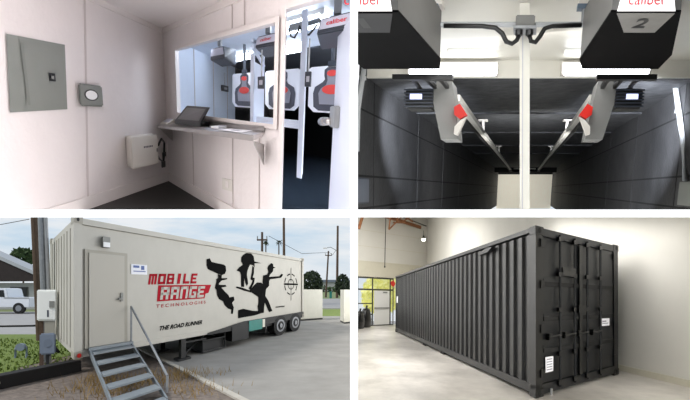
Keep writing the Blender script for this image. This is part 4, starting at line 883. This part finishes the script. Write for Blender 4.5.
for k, (a0, a1) in enumerate(((.165, 1.135), (1.155, 2.275))):
    mb = MB(); mb.box(P4, a0, a1, .02, .07, .20, CH - .14)
    for z0, z1 in ((.24, .69), (.75, 1.17), (1.24, 1.72), (1.80, 2.42)):
        for c0, c1 in (((a0 + .03, a0 + .42), (a0 + .46, a1 - .06)) if k == 0 else ((a0 + .16, a0 + .58), (a0 + .62, a1 - .08))):
            pass
    d = mb.build('door', M_contd, T)
    mb = MB()
    for z in (.70, 1.19, 1.735):
        mb.box(P4, a0 + .02, a1 - .03, .012, .0195, z + .035, z + .075)
    mb.build('panel_rib', M_contd, d)
    mb = MB()
    for z in (.70, 1.19, 1.735): mb.box(P4, a0 + .02, a1 - .03, -.004, .0195, z - .035, z + .034)
    mb.build('rib_shade', M_blackm, d)  # black raised strips paint the shade along the door ribs
    rods = ((.555, .955) if k == 0 else (1.325, 1.755))
    for a in rods:
        mb = MB(); mb.tube([P4(a, -.028, .09), P4(a, -.028, CH - .06)], .024, 8); r_ = mb.build('locking_rod', M_contd, T)
        for z in (.16, .62, 1.33, 1.9, CH - .13):
            mb = MB(); mb.box(P4, a - .045, a + .045, -.05, .0, z - .035, z + .035); mb.build('rod_bracket', M_cont, r_)
    mb = MB()
    for a in rods:
        mb.tube([P4(a, -.06, .93), P4(a - .30, -.06, .905)], .018, 6); mb.box(P4, a - .30, a - .22, -.07, .02, .86, .96)
    mb.build('lock_handle', M_cont, d)
    for z in (.30, .98, 1.66, 2.3):
        ah = .135 if k == 0 else CW - .155
        mb = MB(); mb.box(P4, ah - .03, ah + .05, -.02, .0, z, z + .12); mb.build('hinge', M_cont, d)
mb = MB(); mb.box(P4, 1.10, 1.20, -.02, .0, .2, CH - .15); mb.build('door_seal', M_cont, T)
mb = MB(); mb.box(P4, 1.02, 1.24, -.075, -.015, 1.28, 1.40); mb.build('lock_box', M_cont, T)
mb = MB(); mb.box(P4, .60, .96, -.055, -.012, 1.88, 2.02); mb.build('marker_plate', M_cont, T)
mb = MB(); mb.box(P4, 1.79, 2.09, -.012, .004, 1.005, 1.145); o = mb.build('white_sticker', M_paper, T)
mb = MB(); mb.box(P4, 1.83, 1.97, -.016, -.013, 1.08, 1.105); mb.box(P4, 1.83, 2.04, -.016, -.013, 1.045, 1.06); mb.build('print', M_tlight, o)
mb = MB(); mb.box(P4, .215, .395, -.012, .004, .36, .595); o = mb.build('data_plate', M_paper, T)
mb = MB()
for i in range(5): mb.box(P4, .24, .37, -.016, -.013, .39 + i * .04, .405 + i * .04)
mb.build('print', M_tlight, o)
mb = MB(); mb.prism([P4(-.08, 1.42, 2.47), P4(-.08, 1.62, 2.40), P4(-.08, 2.05, 2.385), P4(-.08, 2.02, 2.43), P4(-.08, 1.66, 2.49)], P4.A * .09); mb.build('vent_hood', M_cont, T)
mb = MB(); mb.box(P4, -.014, -.002, 11.55, 11.85, 1.35, 1.65); mb.build('side_sticker', M_paper, T)
for b in (4.6, 6.6):
    mb = MB(); mb.box(P4, -.012, .14, b, b + .3, 0, .06); mb.build('floor_pad', M_blackm, T)
mb = MB(); mb.tube([P4(.33, -.03, .0), P4(.33, -.03, .10)], .025, 8); mb.build('drain_plug', M_silver, T)

# --- roof timber, pipes, pendant lamp
t = thing('roof_joist', 'dark orange timber joist running across below the warehouse roof', 'joist', P4(0, W0 - 1, 6))
mb = MB(); mb.hexa([P4(-1.5, W0 - .6, 6.42), P4(2.25, W0 - .6, 5.92), P4(2.25, W0 - .4, 5.92), P4(-1.5, W0 - .4, 6.42), P4(-1.5, W0 - .6, 6.58), P4(2.25, W0 - .6, 6.08), P4(2.25, W0 - .4, 6.08), P4(-1.5, W0 - .4, 6.58)]); mb.build('beam', M_timber, t, clip=K4)
mb = MB(); mb.tube([P4(-1.2, W0 - .9, 6.75), P4(2.5, W0 - .9, 6.05)], .035, 6); mb.build('pipe', M_frame, t, clip=K4)
t = thing('roof_truss', 'orange timber truss web hanging below the joist', 'truss', P4(.9, W0 - 1.2, 5.4))
f = lambda a, z, b=W0 - 1.2: P4(a, b, z)
mb = MB()
for p0, p1 in (((.15, 5.42), (.95, 6.35)), ((.95, 6.35), (1.55, 6.1)), ((.15, 5.42), (.28, 6.6)), ((.62, 5.95), (.70, 6.8)), ((.95, 6.0), (1.8, 6.7)), ((.4, 5.85), (1.1, 5.95))):
    mb.tube([f(*p0), f(*p1)], .05, 5)
mb.build('web', M_timber, t, clip=K4)
mb = MB(); mb.tube([f(-1.6, 6.2), f(-1.2, 6.1), f(-1.45, 5.2)], .10, 6); mb.build('end_bracket', M_timber, t, clip=K4)
t = thing('sprinkler_pipe', 'thin dark pipe hanging in front of the far warehouse wall', 'pipe', P4(-.1, W0 - .3, 3.4))
mb = MB(); mb.tube([P4(.10, W0 - .3, 6.25), P4(.06, W0 - .3, 3.45)], .024, 6); mb.build('pipe', M_frame, t)
mb = MB(); mb.tube([P4(.06, W0 - .3, 3.45), P4(.06, W0 - .3, 3.36)], .045, 8); mb.build('nozzle', M_frame, t)
t = thing('pendant_lamp', 'small lit pendant lamp below the end of the joist', 'lamp', P4(2.25, 14.5, 4.9))
lp = lambda z: P4(2.03, 14.5, z)
mb = MB(); mb.tube([lp(5.22), lp(5.5)], .012, 6); mb.build('cord', M_frame, t)
mb = MB(); mb.tube([lp(5.03), lp(5.22)], .10, 10, .04); mb.build('shade', M_frame, t)
mb = MB(); mb.tube([lp(4.90), lp(5.03)], .10, 10, .12); mb.build('bulb', mat('lit_bulb', (1, 1, .95), .5, emit=6), t)

# =================================================================== LIGHT
def area(name, loc, target, size, power, col=(1, 1, 1), size_y=None):
    l = bpy.data.lights.new(name, 'AREA'); l.energy = power; l.color = col; l.size = size
    if size_y: l.shape = 'RECTANGLE'; l.size_y = size_y
    o = bpy.data.objects.new(name, l); C.objects.link(o); o.location = loc
    o.rotation_euler = (Vector(target) - Vector(loc)).to_track_quat('-Z', 'Y').to_euler(); return o
area('booth_lamp', P1(1.2, 1.5, 2.3), P1(1.0, .8, 0), .7, 14.5, (1, .96, .95))
area('range_lamp', P1(1.2, -.75, 2.22), P1(1.2, -1.0, 0), .5, 9, (.82, .90, 1))
area('range_lamp', P1(1.9, -1.2, 2.22), P1(1.8, -1.6, 0), .4, 5, (.82, .90, 1))
area('lane_fill', P2(-.05, .9, 1.30), P2(-.03, 3.4, .55), .35, 7)  # added fill in front, brightens the post
area('lane_fill', P2(0, 3.2, 1.42), P2(0, 5.0, .2), .7, 7)  # added fill under the lane ceiling
area('lane_fill', P2(-.03, 7, .1), P2(-.03, 10, 1.1), .5, 20)  # added fill aimed upward, brightens the rails
area('lane_end_lamp', P2(0, 32, 1.2), P2(0, 34.6, .2), 1.2, 26, (1, .97, .90))
for sx in (-1, 1):
    l = bpy.data.lights.new('flood_beam', 'SPOT'); l.energy = 420 if sx < 0 else 700; l.spot_size = 1.0; l.spot_blend = .8; l.shadow_soft_size = .05; l.color = (.85, .9, 1)
    o = bpy.data.objects.new('flood_beam', l); C.objects.link(o); o.location = P2(sx * .98, 3.65, .86)
    o.rotation_euler = (P2(sx * 1.9, 6.6, .75) - o.location).to_track_quat('-Z', 'Y').to_euler()
def roof_fill(x, y, sx, sy, power):      # added fill lights, lying flat against the sloping roof
    p = G(x, y, CZ + .162 + .14365 * (y - 1.2) - .02); area('warehouse_fill', p, p + G(0, .14365, -1), sx, power, (1, .985, .96), sy)
roof_fill(1.0, 13.5, 1.2, 6, 230); roof_fill(2.6, 26, 2.4, 7, 480); roof_fill(5.0, 13, 1.2, 6, 190)
area('warehouse_fill', G(5.6, 5.0, CZ + .55), G(3.6, 11, .9), 2.2, 250, (1, .985, .96), 1.0)  # added fill out of view, lights the container doors
sun = bpy.data.lights.new('sun', 'SUN'); sun.energy = 2.6; sun.angle = .25; sun.color = (1, .96, .9)
o = bpy.data.objects.new('sun', sun); C.objects.link(o); o.rotation_euler = Vector((.75, .35, -.85)).to_track_quat('-Z', 'Y').to_euler()

wd = bpy.data.worlds.new('cloudy_sky'); bpy.context.scene.world = wd; wd.use_nodes = True
nt = wd.node_tree; N = nt.nodes; Lk = nt.links; bg = N['Background']
tc = N.new('ShaderNodeTexCoord'); sep = N.new('ShaderNodeSeparateXYZ'); Lk.new(tc.outputs['Generated'], sep.inputs[0])
rp = N.new('ShaderNodeValToRGB'); Lk.new(sep.outputs['Z'], rp.inputs['Fac'])
e = rp.color_ramp.elements; e[0].position = 0; e[0].color = (*lin((.86, .90, .93)), 1); e[1].position = .5; e[1].color = (*lin((.58, .73, .90)), 1)
x = e.new(.12); x.color = (*lin((.76, .86, .94)), 1)
mp = N.new('ShaderNodeMapping'); mp.inputs['Scale'].default_value = (2.2, 2.2, 11); Lk.new(tc.outputs['Generated'], mp.inputs['Vector'])
nz = N.new('ShaderNodeTexNoise'); nz.inputs['Scale'].default_value = 2.0; nz.inputs['Detail'].default_value = 8; nz.inputs['Roughness'].default_value = .58; Lk.new(mp.outputs['Vector'], nz.inputs['Vector'])
cr_ = N.new('ShaderNodeValToRGB'); cr_.color_ramp.elements[0].position = .36; cr_.color_ramp.elements[1].position = .62; Lk.new(nz.outputs['Fac'], cr_.inputs['Fac'])
mx = N.new('ShaderNodeMixRGB'); mx.inputs[2].default_value = (*lin((.94, .955, .97)), 1); Lk.new(cr_.outputs['Color'], mx.inputs[0]); Lk.new(rp.outputs['Color'], mx.inputs[1])
Lk.new(mx.outputs[0], bg.inputs['Color']); bg.inputs['Strength'].default_value = .95

# =================================================================== CAMERA
cam = bpy.data.cameras.new('camera'); co = bpy.data.objects.new('camera', cam); C.objects.link(co)
co.location = (0, 0, CZ); co.rotation_euler = (math.pi / 2, 0, 0)
cam.sensor_width = 36; cam.lens = 520 / 690 * 36; cam.shift_x = -9 / 690; cam.shift_y = 88 / 690
cam.clip_start = .05; cam.clip_end = 2000
sc = bpy.context.scene; sc.camera = co
sc.view_settings.view_transform = 'Standard'; sc.view_settings.look = 'None'; sc.view_settings.exposure = 0
